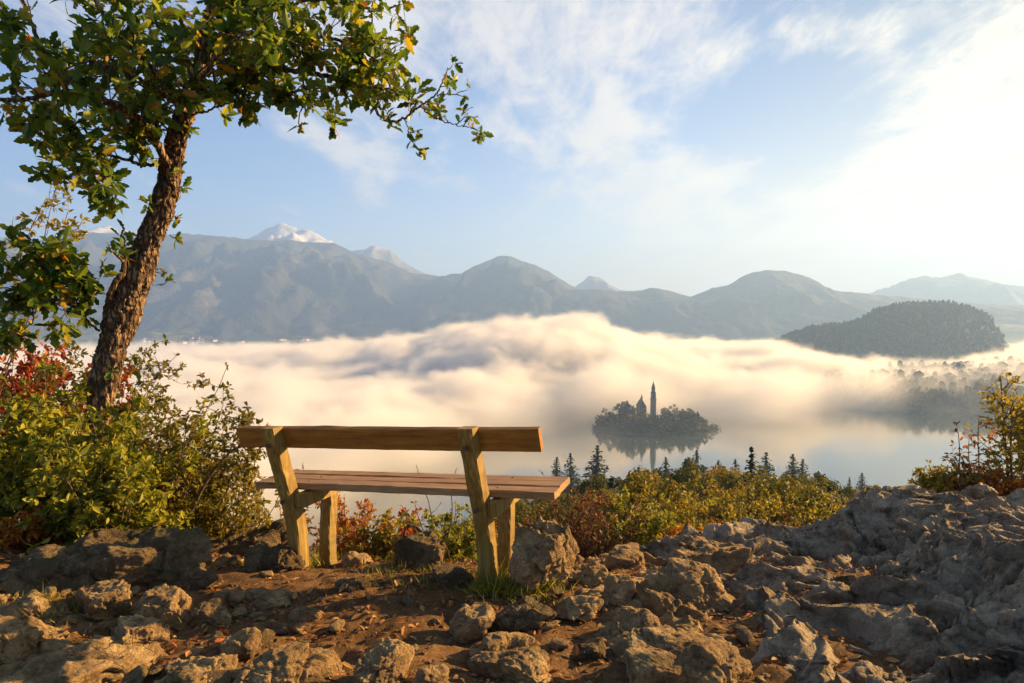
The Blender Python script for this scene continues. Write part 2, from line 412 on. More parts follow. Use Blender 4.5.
# ------------------------------------------------------------------ foliage materials
def leaf_mat(name, stops, rough=.5, trans=.35, spec=.25, objrand=.35, nscale=None):
    """colour per leaf (random per island) and per tree; light passes through the blade"""
    m, nt, out = new_mat(name)
    g = nt.new('ShaderNodeNewGeometry'); oi = nt.new('ShaderNodeObjectInfo')
    r = g.outputs['Random Per Island']
    f = nt.add(nt.mul(r, 1-objrand), nt.mul(oi.outputs['Random'], objrand))
    if nscale:
        f = nt.add(nt.mul(f, .6), nt.mul(nt.noise(g.outputs['Position'], nscale, 2), .4))
    c = nt.ramp(f, stops)
    b = nt.new('ShaderNodeBsdfPrincipled'); nt.put(b.inputs['Base Color'], c); b.inputs['Roughness'].default_value = rough
    b.inputs['Specular IOR Level'].default_value = spec
    t = nt.new('ShaderNodeBsdfTranslucent')
    nt.put(t.inputs[0], nt.mix(.35, c, nt.mix(1.0, c, (1.6, 1.5, .5), 'MULTIPLY')))
    mx = nt.new('ShaderNodeMixShader'); mx.inputs[0].default_value = trans
    nt.l.new(b.outputs[0], mx.inputs[1]); nt.l.new(t.outputs[0], mx.inputs[2]); nt.l.new(mx.outputs[0], out.inputs[0])
    return m
def bark_mat(name, stops, sc=30, bump=.02, stretch=.25):
    m, nt, out = new_mat(name)
    tc = nt.new('ShaderNodeTexCoord'); v = nt.vmul(tc.outputs['Object'], (1, 1, stretch))
    n = nt.noise(v, sc, 6, .65, .6); w = nt.voro(v, sc*.9, 'DISTANCE_TO_EDGE')
    h = nt.add(nt.mul(n, .6), nt.mul(nt.rng(w, 0, .22), .6))
    c = nt.ramp(h, stops)
    b = nt.new('ShaderNodeBsdfPrincipled'); nt.put(b.inputs['Base Color'], c); b.inputs['Roughness'].default_value = .9
    nt.put(b.inputs['Normal'], nt.bump(h, .9, bump)); nt.l.new(b.outputs[0], out.inputs[0]); return m
M_far_leaf = leaf_mat('distant_foliage', [(.0, (.012, .018, .009)), (.5, (.022, .03, .013)), (.8, (.036, .036, .014)), (1, (.06, .042, .016))], trans=.05, spec=.03, nscale=.01)
M_isl_leaf = leaf_mat('island_foliage', [(.0, (.022, .024, .007)), (.45, (.065, .062, .014)), (.78, (.17, .13, .02)), (1, (.26, .16, .022))], trans=.25, objrand=.6)
M_aut_leaf = leaf_mat('autumn_tree_foliage', [(.0, (.025, .038, .008)), (.3, (.065, .078, .012)), (.55, (.17, .15, .018)), (.8, (.30, .20, .02)), (1, (.36, .13, .015))], trans=.35, objrand=.65, spec=.08)
M_conifer = leaf_mat('conifer_needles', [(.0, (.012, .022, .012)), (.6, (.028, .042, .018)), (1, (.05, .06, .022))], trans=.1)
M_bark_dark = bark_mat('dark_bark', [(.3, (.03, .022, .015)), (.8, (.12, .085, .05))], 12, .03)

def quads_at(mb, C, size, rng, N=None, aspect=.6, fold=.25):
    """leaf faces: each a folded pair of quads around centre C, random orientation biased along N"""
    n = len(C); a = rng.normal(size=(n, 3))
    if N is not None: nrm = N + rng.normal(size=(n, 3))*.55
    else: nrm = rng.normal(size=(n, 3))
    nrm /= np.linalg.norm(nrm, axis=1)[:, None]
    a -= nrm*np.sum(a*nrm, 1)[:, None]; a /= np.linalg.norm(a, axis=1)[:, None]; b = np.cross(nrm, a)
    s = (size*(.65+.7*rng.rand(n)))[:, None]
    A = a*s*.5; B = b*s*.5*aspect; Nn = nrm*s*fold*.4
    v = np.stack([C-A, C-A*.2+B+Nn, C+A*.55+B*.8+Nn, C+A, C+A*.45-B*.9+Nn, C-A*.3-B+Nn], 1).reshape(-1, 3)
    i = np.arange(n)[:, None]*6
    mb.add(v, np.concatenate([i+np.array([[0, 1, 2, 3]]), i+np.array([[0, 3, 4, 5]])]))

def crown_points(rng, n, clumps, h0, h1, r, shape=1.0, clump_r=.26):
    """leaf positions: clumps on the outside of an uneven crown"""
    cs = []; 
    while len(cs) < clumps:
        u = rng.normal(size=3); u /= np.linalg.norm(u)
        rad = .45+.55*rng.rand()**.5
        c = u*rad
        if c[2] < -.75: continue
        cs.append(c)
    cs = np.array(cs); sz = clump_r*(.6+.8*rng.rand(clumps))
    k = rng.choice(clumps, n, p=sz**2/np.sum(sz**2))
    u = rng.normal(size=(n, 3)); u /= np.linalg.norm(u, axis=1)[:, None]
    rr = rng.rand(n)**.4
    p = cs[k]+u*(sz[k]*rr)[:, None]*np.array([1, 1, .75])
    taper = 1-.35*(p[:, 2]*.5+.5)*shape
    P = np.stack([p[:, 0]*r*taper, p[:, 1]*r*taper, (h0+h1)/2+p[:, 2]*(h1-h0)/2], 1)
    N = u*.8+cs[k]*.5+np.array([0, 0, .25])
    return P, N

def broadleaf_tree(name, rng, H, r, leaves, lsize, mat, bark=M_bark_dark, clumps=26, trunk_r=None, base=.22, limb=True):
    root = empty(name)
    tr = trunk_r or H*.018
    mb = MB()
    bend = rng.normal(size=2)*.03*H
    zz = np.linspace(-.06*H, H*.86, 8); t = (zz-zz[0])/(zz[-1]-zz[0])
    pts = np.stack([bend[0]*t**2, bend[1]*t**2, zz], 1); mb.tube(pts, tr*(1.25-.95*t)+.01*H*.1, 7)
    if limb:
        for k in range(7):
            z0 = H*(.3+.07*k); a = k*2.4+rng.rand(); L = r*(.85-.07*k)
            q = np.linspace(0, 1, 5)
            lp = np.stack([np.cos(a)*L*q+bend[0]*(z0/H)**2, np.sin(a)*L*q+bend[1]*(z0/H)**2, z0+q**.8*L*.75], 1)
            mb.tube(lp, tr*.42*(1-.8*q), 5, cap=False)
    mb.build('trunk', bark, root)
    P, N = crown_points(rng, leaves, clumps, H*base, H, r)
    P[:, 0] += bend[0]*.7; P[:, 1] += bend[1]*.7
    cm = MB(); quads_at(cm, P, lsize, rng, N); cm.build('crown', mat, root, smooth=False)
    return root
def conifer_tree(name, rng, H, r, dens=1.0, mat=None, whorls=30):
    root = empty(name); mb = MB()
    zz = np.linspace(-.05*H, H*1.0, 6); t = np.linspace(0, 1, 6)
    mb.tube(np.stack([0*zz, 0*zz, zz], 1), H*.012*(1.1-t)+.005*H*.2, 6); mb.build('trunk', M_bark_dark, root)
    cm = MB(); C = []; N = []; S = []
    for k in range(whorls):
        f = k/(whorls-1); z = H*(.12+.86*f); R = r*(1-f)**.85*(.8+.4*rng.rand())+.01*H
        nb = max(6, int((13-6*f)*dens))
        for j in range(nb):
            a = rng.rand()*6.283; Rj = R*(.65+.5*rng.rand())
            m_ = max(2, int(6*Rj/r*dens)+1)
            for q in np.linspace(.15, 1, m_):
                C.append((math.cos(a)*Rj*q, math.sin(a)*Rj*q, z-Rj*q*.38+rng.normal()*.008*H)); N.append((math.cos(a)*.4, math.sin(a)*.4, .8)); S.append(.026*H+.11*Rj)
    C = np.array(C); quads_at(cm, C, np.array(S), rng, np.array(N), .55, .1); cm.build('crown', mat or M_conifer, root, smooth=False)
    return root
def dup(root, loc, rz=0.0, sc=1.0, label=None, group=None, cat=None):
    r = root.copy(); COL.objects.link(r); r.location = loc; r.rotation_euler = (0, 0, rz)
    r.scale = (sc, sc, sc) if isinstance(sc, (int, float)) else sc
    if label: r['label'] = label
    if group: r['group'] = group
    if cat: r['category'] = cat
    for ch in list(root.children):
        c = ch.copy(); COL.objects.link(c); c.parent = r
        for g in ch.children:
            d = g.copy(); COL.objects.link(d); d.parent = c
    return r
class Kind:
    """first use moves the prototype itself, later uses are copies"""
    def __init__(s, root): s.root = root; s.used = False
    def put(s, loc, rz=0.0, sc=1.0, label=None, cat=None, group=None):
        if not s.used:
            s.used = True; r = s.root; r.location = loc; r.rotation_euler = (0, 0, rz); r.scale = (sc, sc, sc) if isinstance(sc, (int, float)) else sc
            tag(r, label, cat, group); return r
        r = dup(s.root, loc, rz, sc, label, group, cat)
        if not group and 'group' in r: del r['group']
        return r

# ------------------------------------------------------------------ wooded hill on the right, and the wooded shore below it
def forest_mass(name, P, mat, H, seed, faces=26, cone=.5):
    """a far-off wood as one mass of uncountable crowns"""
    rng = np.random.RandomState(seed); mb = MB(); n = len(P)
    h = H*(.45+1.1*rng.rand(n)**1.5); 
    k = faces
    u = rng.rand(n, k); a = rng.rand(n, k)*6.283
    isc = (rng.rand(n) < cone)[:, None]
    rad = np.where(isc, (1-u)*.26, np.sqrt(np.clip(u*(1-u), 0, 1))*.62+.05)
    C = np.stack([P[:, 0:1]+np.cos(a)*rad*h[:, None], P[:, 1:2]+np.sin(a)*rad*h[:, None], P[:, 2:3]+h[:, None]*(.1+.9*u)], -1).reshape(-1, 3)
    N = np.stack([np.cos(a), np.sin(a), 0*a+.5], -1).reshape(-1, 3)
    quads_at(mb, C, np.repeat(h*.34, k), rng, N, .8); return tag(mb.build(name, mat, smooth=False), kind='stuff')
def mound(name, cx, cyy, rx, ry, H, mat, seed, base=LAKE-6, n=90, prof=None, rough=.12):
    u = np.linspace(-1.15, 1.15, n); U, Vv = np.meshgrid(u, u)
    X = cx+U*rx; Y = cyy+Vv*ry
    r = np.sqrt(U**2+Vv**2); nz = fbm(np.stack([X/(rx*.45)+seed, Y/(rx*.45), X*0], -1).reshape(-1, 3), 4).reshape(r.shape)
    h = prof(U, Vv) if prof else np.clip(1-r**2, 0, 1)**.8
    Z = base+np.clip(h*(1+rough*2*nz)+rough*.15*nz*(h > 0), 0, 1e9)*H
    o = grid_mesh(name, np.stack([X, Y, Z], -1), mat); tag(o, kind='structure')
    return X, Y, Z, h
HY = 1800.0
def zpx(py, Y): return CAMZ+(316-py)/F*Y
# silhouette of the hill (px) turned into heights at its own distance
hsil = [(752, 372), (768, 352), (776, 341), (790, 332), (806, 327), (826, 324), (848, 322), (862, 317), (876, 309), (892, 304), (905, 302), (930, 302), (950, 303), (968, 308), (980, 314), (990, 320), (998, 331), (1010, 352), (1024, 372)]
hx = np.array([(a-512)/F*HY for a, b in hsil]); hh = np.array([zpx(b+3.5, HY)-(LAKE-6) for a, b in hsil])
hcx = (hx[0]+hx[-1])/2; hrx = (hx[-1]-hx[0])/2
def hprof(U, V):
    X = hcx+U*hrx
    ridge = np.interp((X)*HY/(HY+V*330), hx, hh, left=0, right=0)
    ridge = ridge*sstep(1.12, .9, np.abs(U))
    w = np.clip(1-(np.abs(V-0.04))**1.8, 0, 1)
    return ridge*w
hX, hYY, hZ, hH = mound('wooded_hill', hcx, HY, hrx, 330, 1.0, M_forestfloor, 5.0, prof=hprof, rough=.05, n=110)
rng = np.random.RandomState(3)
idx = [(i, j) for i in range(hX.shape[0]) for j in range(hX.shape[1]) if hZ[i, j] > LAKE+4 and hYY[i, j] < HY+120]
sel = [idx[k] for k in rng.choice(len(idx), min(5200, len(idx)), replace=False)]
P = np.array([(hX[i, j]+rng.normal()*4, hYY[i, j]+rng.normal()*4, hZ[i, j]-2) for i, j in sel])
forest_mass('hill_woodland', P, M_far_leaf, 10, 5, faces=24, cone=.7)
# low wooded shore on the right side of the lake
def sprof(U, V): return np.clip(1-(U**2+V**2), 0, 1)**.7
sX, sY, sZ, sH = mound('wooded_shore', 1010, 1180, 560, 330, 34, M_forestfloor, 9.0, prof=sprof, rough=.3, base=LAKE-4)
idx = [(i, j) for i in range(sX.shape[0]) for j in range(sX.shape[1]) if sZ[i, j] > LAKE+1.5 and sX[i, j] < 1100 and sY[i, j] < 1300]
sel = [idx[k] for k in rng.choice(len(idx), min(1500, len(idx)), replace=False)]
P = np.array([(sX[i, j]+rng.normal()*5, sY[i, j]+rng.normal()*4, sZ[i, j]-1) for i, j in sel])
forest_mass('shore_woodland', P, M_far_leaf, 19, 6, faces=26, cone=.6)

# ------------------------------------------------------------------ island with its church
IY = 815.0; IX = (656-512)/F*IY
def iprof(U, V):
    r = np.sqrt(U**2+V**2); return np.clip(1-r**2.2, 0, 1)*(.75+.35*(1-r))
iX, iYY, iZ, iH = mound('island', IX, IY, 78, 48, 14, M_forestfloor, 2.0, prof=iprof, rough=.10, base=LAKE-.7, n=70)
def island_z(x, y):
    i = int(min(69, max(0, ((y-IY)/48+1.15)/2.3*69+.5))); j = int(min(69, max(0, ((x-IX)/78+1.15)/2.3*69+.5))); return float(iZ[i, j])
rng = np.random.RandomState(21)
kinds = [Kind(broadleaf_tree('broadleaf_tree', np.random.RandomState(40+k), 15, 5.4, 520, 1.15, M_isl_leaf, clumps=16, limb=False, base=.08)) for k in range(4)]
ikon = [Kind(conifer_tree('conifer', np.random.RandomState(50+k), 17, 3.2, .8, whorls=14)) for k in range(2)]
IG = 'trees covering the island'
def isl_h(x):   # crown tops follow the outline of the wood in the photograph
    px = 512+x/IY*F
    return interp([(590, 5), (597, 8), (602, 17), (608, 20), (613, 17), (620, 25), (625, 31), (630, 28), (636, 24), (645, 20), (655, 20), (662, 26), (668, 24), (673, 17), (679, 25), (685, 19), (692, 22), (699, 21), (703, 12), (711, 9), (718, 5), (724, 3)], px)
placed = []
tries = 0
while len(placed) < 120 and tries < 5000:
    tries += 1
    u, v = rng.uniform(-.98, .98), rng.uniform(-.98, .6)
    if u*u+v*v > .94: continue
    x, y = IX+u*78, IY+v*48
    if any((x-a)**2+(y-b)**2 < 25 for a, b in placed): continue
    px = 512+x/y*F
    if 634 < px < 662 and v > -.12: continue
    placed.append((x, y))
    z = island_z(x, y)
    topz = LAKE+isl_h(x)*1.02
    H = max(5, min(23, (topz-z)*(.72+.45*rng.rand())))
    if v < -.55: H = min(H, 11)
    con = rng.rand() < (.3 if px < 650 else .12)
    if con:
        rng.choice(ikon).put((x, y, z-.5), rng.rand()*6, H/17, 'dark conifer among the trees covering the little lake island', 'tree', 'conifers on the island')
    else:
        rng.choice(kinds).put((x, y, z-.5), rng.rand()*6, (H/15*1.2+.12, H/15*1.2+.12, H/15), 'round broadleaf tree among the woods covering the little lake island', 'tree', 'broadleaf trees on the island')
# small shrub trees on the two low tips
for px, yy, H, lab in ((593, 812, 6.5, 'lone low bush tree on the left tip of the island'), (600, 806, 8, 'small bush tree on the island shore just inside its left tip'), (713, 800, 5, 'small bush tree on the low right end of the island'), (722, 806, 3, 'last tiny bush beyond the right tip of the island')):
    x = (px-512)/F*yy
    kinds[1].put((x, yy, LAKE-.2), px, (H/15*1.3, H/15*1.2, H/15), lab, 'tree')
def stone_mat(name, col, col2, sc):
    m, nt, out = new_mat(name); g = nt.new('ShaderNodeTexCoord')
    c = nt.mix(nt.rng(nt.noise(g.outputs['Object'], sc, 6, .6), .35, .65), col, col2)
    b = nt.new('ShaderNodeBsdfPrincipled'); nt.put(b.inputs['Base Color'], c); b.inputs['Roughness'].default_value = .85
    nt.l.new(b.outputs[0], out.inputs[0]); return m
M_tower = stone_mat('old_tower_stone', (.11, .09, .07), (.17, .14, .11), .5)
M_roof = stone_mat('dark_roof_shingle', (.06, .045, .035), (.11, .075, .055), .8)
M_dark = stone_mat('dark_opening', (.015, .014, .013), (.02, .02, .02), 1)
M_white = stone_mat('white_plaster', (.62, .60, .56), (.78, .76, .72), .1)
M_redroof = stone_mat('red_brown_roof', (.16, .07, .045), (.24, .11, .07), .1)
def prism(mb, cx, cy_, z0, z1, r0, r1, n=4, rot=math.pi/4):
    a = np.arange(n)/n*2*math.pi+rot
    v = [(cx+math.cos(t)*r0, cy_+math.sin(t)*r0, z0) for t in a]+[(cx+math.cos(t)*r1, cy_+math.sin(t)*r1, z1) for t in a]
    mb.add(v, [(i, (i+1) % n, n+(i+1) % n, n+i) for i in range(n)]); mb.add(v[n:], [list(range(n))]); mb.add(v[:n], [list(range(n))[::-1]])
tx, ty = (653.8-512)/F*820, 820.0; tz = island_z(tx, ty)
bt = empty('bell_tower', (tx, ty, tz)); tag(bt, 'tall slim stone bell tower with pointed spire rising above the island trees', 'bell tower')
mb = MB(); H0 = zpx(400, 820)-tz; prism(mb, 0, 0, -1, H0, 4.3, 4.0); mb.build('shaft', M_tower, bt, smooth=False)
mb = MB(); prism(mb, 0, 0, H0, H0+1.0, 5.1, 5.1); mb.build('cornice', M_tower, bt, smooth=False)
mb = MB(); prism(mb, 0, 0, H0+1.0, H0+8, 3.8, 3.6); mb.build('belfry', M_tower, bt, smooth=False)
for k in range(4):
    a = k*math.pi/2; mb = MB(); R = Matrix.Rotation(a, 3, 'Z'); mb.box(R @ Vector((0, -2.65, H0+4.6)), (1.3, .25, 3.4), R); mb.build('belfry_opening', M_dark, bt, smooth=False)
for z in (.35, .62):
    mb = MB(); mb.box((0, -2.95, H0*z), (.8, .2, 1.8)); mb.build('tower_window', M_dark, bt, smooth=False)
mb = MB(); prism(mb, 0, 0, H0+8, H0+10, 4.6, 2.6); prism(mb, 0, 0, H0+10, H0+13, 2.0, 2.2, 8); prism(mb, 0, 0, H0+13, H0+22, 2.8, .15, 8); mb.build('spire', M_roof, bt, smooth=False)
mb = MB(); mb.tube([(0, 0, H0+21.5), (0, 0, H0+25.2)], .14, 5); mb.box((0, 0, H0+24.2), (1.3, .2, .2)); mb.build('cross', M_roof, bt, smooth=False)
cx_, cyy = (641.8-512)/F*825, 825.0; cz = island_z(cx_, cyy)
ch = empty('church', (cx_, cyy, cz)); tag(ch, 'small dark roofed church with a tiny ridge turret left of the bell tower', 'church')
e = zpx(406, 825)-cz
mb = MB(); mb.box((0, 0, e/2-1), (8, 22, e+1)); mb.box((0, -12.5, e/2-1.5), (7, 5, e-1)); r_ = zpx(399.5, 825)-cz; mb.add([(-3.9, -10.9, e-.6), (3.9, -10.9, e-.6), (0, -8.0, r_-.3), (-3.9, 10.9, e-.6), (3.9, 10.9, e-.6), (0, 8.0, r_-.3)], [(0, 1, 2), (3, 5, 4)]); mb.build('wall', M_tower, ch, smooth=False)
mb = MB(); r_ = zpx(399.5, 825)-cz
mb.add([(-4.5, -11.5, e-.5), (4.5, -11.5, e-.5), (4.5, 11.5, e-.5), (-4.5, 11.5, e-.5), (0, -8, r_), (0, 8, r_)], [(0, 1, 4), (2, 3, 5)]); mb.add([(-4.5, -11.5, e-.5), (4.5, -11.5, e-.5), (4.5, 11.5, e-.5), (-4.5, 11.5, e-.5), (0, -8, r_), (0, 8, r_)], [(1, 2, 5, 4), (3, 0, 4, 5)])
rf = mb.build('roof', M_roof, ch, smooth=False)
mb = MB(); prism(mb, 0, -2, r_-1.5, r_+2.2, 1.1, 1.1, 6); prism(mb, 0, -2, r_+2.2, r_+3.2, 1.7, .9, 6); prism(mb, 0, -2, r_+3.2, r_+6.8, .8, .08, 6); mb.build('turret', M_roof, rf, smooth=False)
for k in (-1, 1):
    mb = MB(); mb.box((4.05*k, -3, e*.55), (.2, 1.3, 3.5)); mb.build('window', M_dark, ch, smooth=False)

# ------------------------------------------------------------------ villages on the far left shore
def house_kind(w, d, h, rh, name='village_house'):
    o = empty(name); mb = MB(); mb.box((0, 0, h/2-2), (w, d, h+4)); mb.build('wall', M_white, o, smooth=False)
    mb = MB(); a, b_ = w/2+.6, d/2+.6
    mb.add([(-a, -b_, h-.3), (a, -b_, h-.3), (a, b_, h-.3), (-a, b_, h-.3), (-a, 0, h+rh), (a, 0, h+rh)], [(0, 1, 5, 4), (2, 3, 4, 5)])
    mb.add([(-a, -b_, h-.3), (-a, b_, h-.3), (-a, 0, h+rh), (a, -b_, h-.3), (a, b_, h-.3), (a, 0, h+rh)], [(0, 2, 1), (3, 4, 5)])
    mb.build('roof', M_redroof, o, smooth=False); return o
hk = [Kind(house_kind(14, 10, 7, 4)), Kind(house_kind(20, 11, 8, 4.5)), Kind(house_kind(11, 11, 8, 4))]
def ground_z(x, y):
    q = np.array([[x/900, y/900, 0]]); n = float(fbm(q, 4)[0]); r = math.sqrt(((x-100)/1750)**2+((y-1350)/1500)**2)
    return LAKE-12+float(sstep(.93, 1.25, np.array(r+n*.12)))*(30+n*28)
rng = np.random.RandomState(11)
for k in range(46):
    px = rng.choice([rng.normal(160, 22), rng.normal(195, 12), rng.normal(290, 16), rng.uniform(120, 320)]); y = rng.uniform(3020, 3330)
    x = (px-512)/F*y
    hk[rng.randint(3)].put((x, y, ground_z(x, y)+1), rng.rand()*3, 1.0+.4*rng.rand(), 'tiny white house with red roof in the far village beyond the fog', 'house', 'houses of the far lakeside village')
y = 3150; x = (194-512)/F*y; z = ground_z(x, y)
vc = empty('village_church', (x, y, z)); tag(vc, 'white village church with pointed steeple on the far left shore above the fog', 'church')
mb = MB(); mb.box((8, 0, 6), (26, 13, 14)); mb.box((-9, 0, 12), (8, 8, 26)); mb.build('wall', M_white, vc, smooth=False)
mb = MB(); mb.add([(-5, -7, 13), (22, -7, 13), (22, 7, 13), (-5, 7, 13), (-5, 0, 20), (22, 0, 20)], [(0, 1, 5, 4), (2, 3, 4, 5)]); mb.build('roof', M_redroof, vc, smooth=False)
mb = MB(); prism(mb, -9, 0, 25, 40, 6, .2); mb.build('steeple', M_roof, vc, smooth=False)
y = 3200; x = (280-512)/F*y; z = ground_z(x, y)
lb = empty('lakeside_hotel', (x, y, z)); tag(lb, 'long low white building at the fog edge on the far shore left of centre', 'building')
mb = MB(); mb.box((0, 0, 6), (52, 14, 14)); mb.build('wall', M_white, lb, smooth=False)
mb = MB(); mb.add([(-27, -8, 13), (27, -8, 13), (27, 8, 13), (-27, 8, 13), (-24, 0, 18), (24, 0, 18)], [(0, 1, 5, 4), (2, 3, 4, 5)]); mb.add([(-27, -8, 13), (-27, 8, 13), (-24, 0, 18), (27, -8, 13), (27, 8, 13), (24, 0, 18)], [(0, 2, 1), (3, 4, 5)]); mb.build('roof', M_redroof, lb, smooth=False)
# ------------------------------------------------------------------ the cliff top, the slope below it
ZTAB = [(0, .02), (3.9, 0), (4.3, -.10), (5.0, -.34), (5.6, -.72), (6.5, -1.35), (8, -2.4), (11, -4.2), (15, -6.3), (25, -10.5), (40, -16), (70, -25), (100, -33), (200, -58), (300, -83), (400, -109), (520, -138), (640, -152)]
def ztab(Y): return np.interp(Y, [a for a, b in ZTAB], [b for a, b in ZTAB])
def zground(X, Y, detail=True):
    X = np.atleast_1d(np.asarray(X, float)); Y = np.atleast_1d(np.asarray(Y, float))
    z = ztab(Y)
    left = sstep(2, -20, X)*sstep(8, 60, Y); z = z - left*np.minimum(26, Y*.12)
    if detail:
        q = np.stack([X, Y, X*0], 1)
        bench = np.exp(-(((X+.75)/.95)**2+((Y-3.9)/.45)**2)**1.5)
        amp = (1-.8*bench)
        z = z + amp*(.045*fbm(q*1.3, 3)+.030*ridged(q*2.7+3, 3)-.02)
        z = z + .012*fbm(q*9, 3)
        z = z + .10*sstep(-1.6, -3.2, X)*sstep(2.4, 3.4, Y)+.05*sstep(3.3, 2.6, Y)
    return z
def zg(x, y): return float(zground(x, y)[0])
def G(px, py):
    d = ray(px, py); o = Vector((0, 0, CAMZ)); lo = 1.2
    Ys = np.concatenate([np.linspace(1.2, 9, 400), np.geomspace(9.05, 560, 400)])
    P = np.array([tuple(o+d*(y/d.y)) for y in Ys]); z = zground(P[:, 0], P[:, 1])
    k = np.argmax(P[:, 2] < z); return Vector(P[k])

def rock_material(name, c0, c1, c2, moss=.35, sc=1.0):
    m, nt, out = new_mat(name); tc = nt.new('ShaderNodeTexCoord'); g = nt.new('ShaderNodeNewGeometry')
    v = g.outputs['Position']
    a = nt.noise(v, 3.2*sc, 8, .65, .5); b_ = nt.noise(v, 17*sc, 8, .7, .3); c_ = nt.noise(v, 60*sc, 6, .75)
    w = nt.voro(nt.vadd(v, nt.vmul(nt.noise(v, 6, 3, color=True), (.12, .12, .12))), 9*sc, 'DISTANCE_TO_EDGE')
    f = nt.add(nt.mul(a, .5), nt.add(nt.mul(b_, .35), nt.mul(c_, .15)))
    col = nt.ramp(f, [(.37, c0), (.49, c1), (.62, c2)])
    dk = nt.mul(nt.rng(nt.noise(v, 7.3*sc, 7, .75, .8), .52, .60), nt.rng(nt.noise(v, 31*sc, 4, .7), .42, .56))
    col = nt.mix(nt.mul(dk, .62), col, (.045, .036, .026))
    pale = nt.rng(nt.noise(v, 11*sc, 5, .75, 1.0), .58, .70)
    col = nt.mix(nt.mul(pale, .55), col, (min(1, c2[0]*1.35), min(1, c2[1]*1.32), min(1, c2[2]*1.3)))
    sn = nt.new('ShaderNodeSeparateXYZ'); nt.put(sn.inputs[0], g.outputs['Normal'])
    mo = nt.mul(nt.rng(nt.noise(v, 4.1*sc, 6, .7), .50, .62), nt.rng(sn.outputs[2], .1, .8))
    col = nt.mix(nt.mul(mo, moss), col, (.075, .075, .018))
    crack = nt.rng(w, .0, .05)
    col = nt.mix(nt.mul(nt.sub(1.0, crack), .12), col, (.04, .032, .022))
    h = nt.add(nt.mul(b_, .8), nt.add(nt.mul(c_, .28), nt.mul(crack, .10)))
    b = nt.new('ShaderNodeBsdfPrincipled'); nt.put(b.inputs['Base Color'], col); b.inputs['Roughness'].default_value = .88
    b.inputs['Specular IOR Level'].default_value = .25
    nt.put(b.inputs['Normal'], nt.bump(h, 1.0, .07)); nt.l.new(b.outputs[0], out.inputs[0]); return m
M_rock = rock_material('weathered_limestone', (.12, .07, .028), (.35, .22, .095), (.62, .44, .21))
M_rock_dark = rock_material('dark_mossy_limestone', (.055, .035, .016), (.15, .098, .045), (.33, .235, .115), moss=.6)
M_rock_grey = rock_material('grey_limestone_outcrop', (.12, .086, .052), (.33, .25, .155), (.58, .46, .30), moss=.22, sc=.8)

m, nt, out = new_mat('trodden_earth'); g = nt.new('ShaderNodeNewGeometry'); v = g.outputs['Position']
a = nt.noise(v, 2.3, 6, .6); b_ = nt.noise(v, 28, 8, .75, .4); peb = nt.voro(v, 55, 'F1'); pebc = nt.voro(v, 55, 'F1', 'Color')
f = nt.add(nt.mul(a, .4), nt.mul(b_, .6)); col = nt.ramp(f, [(.3, (.06, .032, .012)), (.5, (.17, .09, .034)), (.7, (.33, .185, .075))])
ps = nt.new('ShaderNodeSeparateXYZ'); nt.put(ps.inputs[0], pebc)
pm = nt.mul(nt.rng(peb, .34, .22), nt.m('GREATER_THAN', ps.outputs[0], .62))
col = nt.mix(nt.mul(pm, .8), col, nt.ramp(ps.outputs[1], [(0, (.16, .12, .08)), (.6, (.3, .24, .16)), (1, (.24, .10, .03))]))
h = nt.add(nt.mul(b_, 1.0), nt.mul(pm, .35))
b = nt.new('ShaderNodeBsdfPrincipled'); nt.put(b.inputs['Base Color'], col); b.inputs['Roughness'].default_value = .95; b.inputs['Specular IOR Level'].default_value = .15
nt.put(b.inputs['Normal'], nt.bump(h, 1.0, .03)); nt.l.new(b.outputs[0], out.inputs[0]); M_earth = m

xs = np.linspace(-5.2, 5.6, 430); ys = np.concatenate([np.linspace(-2.5, 1.3, 30)[:-1], np.linspace(1.3, 6.4, 260)])
XX, YY = np.meshgrid(xs, ys); ZZ = zground(XX.ravel(), YY.ravel()).reshape(XX.shape)
tag(grid_mesh('path_ground', np.stack([XX, YY, ZZ], -1), M_earth), kind='structure')
ys = np.concatenate([np.linspace(6.3, 12, 24), np.geomspace(12.6, 640, 70)])
rows = []
for y in ys:
    w = 6+y*1.15; x = np.linspace(-w, w, 110); z = zground(x, x*0+y, False)-.03+fbm(np.stack([x/9, x*0+y/9, x*0], 1), 3)*min(3, y*.02)*(1 if y > 7 else 0)
    rows.append(np.stack([x, x*0+y, z], 1))
tag(grid_mesh('hillside', np.array(rows), M_forestfloor), kind='structure')
for sx, nm in ((-1, 'hillside'), (1, 'hillside')):   # ground to the sides of the path, out of the frame
    x = np.linspace(5.15, 60, 30) if sx > 0 else np.linspace(-60, -5.15, 30)
    Xs, Ys = np.meshgrid(x, np.linspace(-2.5, 7.0, 30)); Zs = zground(Xs.ravel(), Ys.ravel(), False).reshape(Xs.shape)-.05
    tag(grid_mesh(nm, np.stack([Xs, Ys, Zs], -1), M_forestfloor), kind='structure')

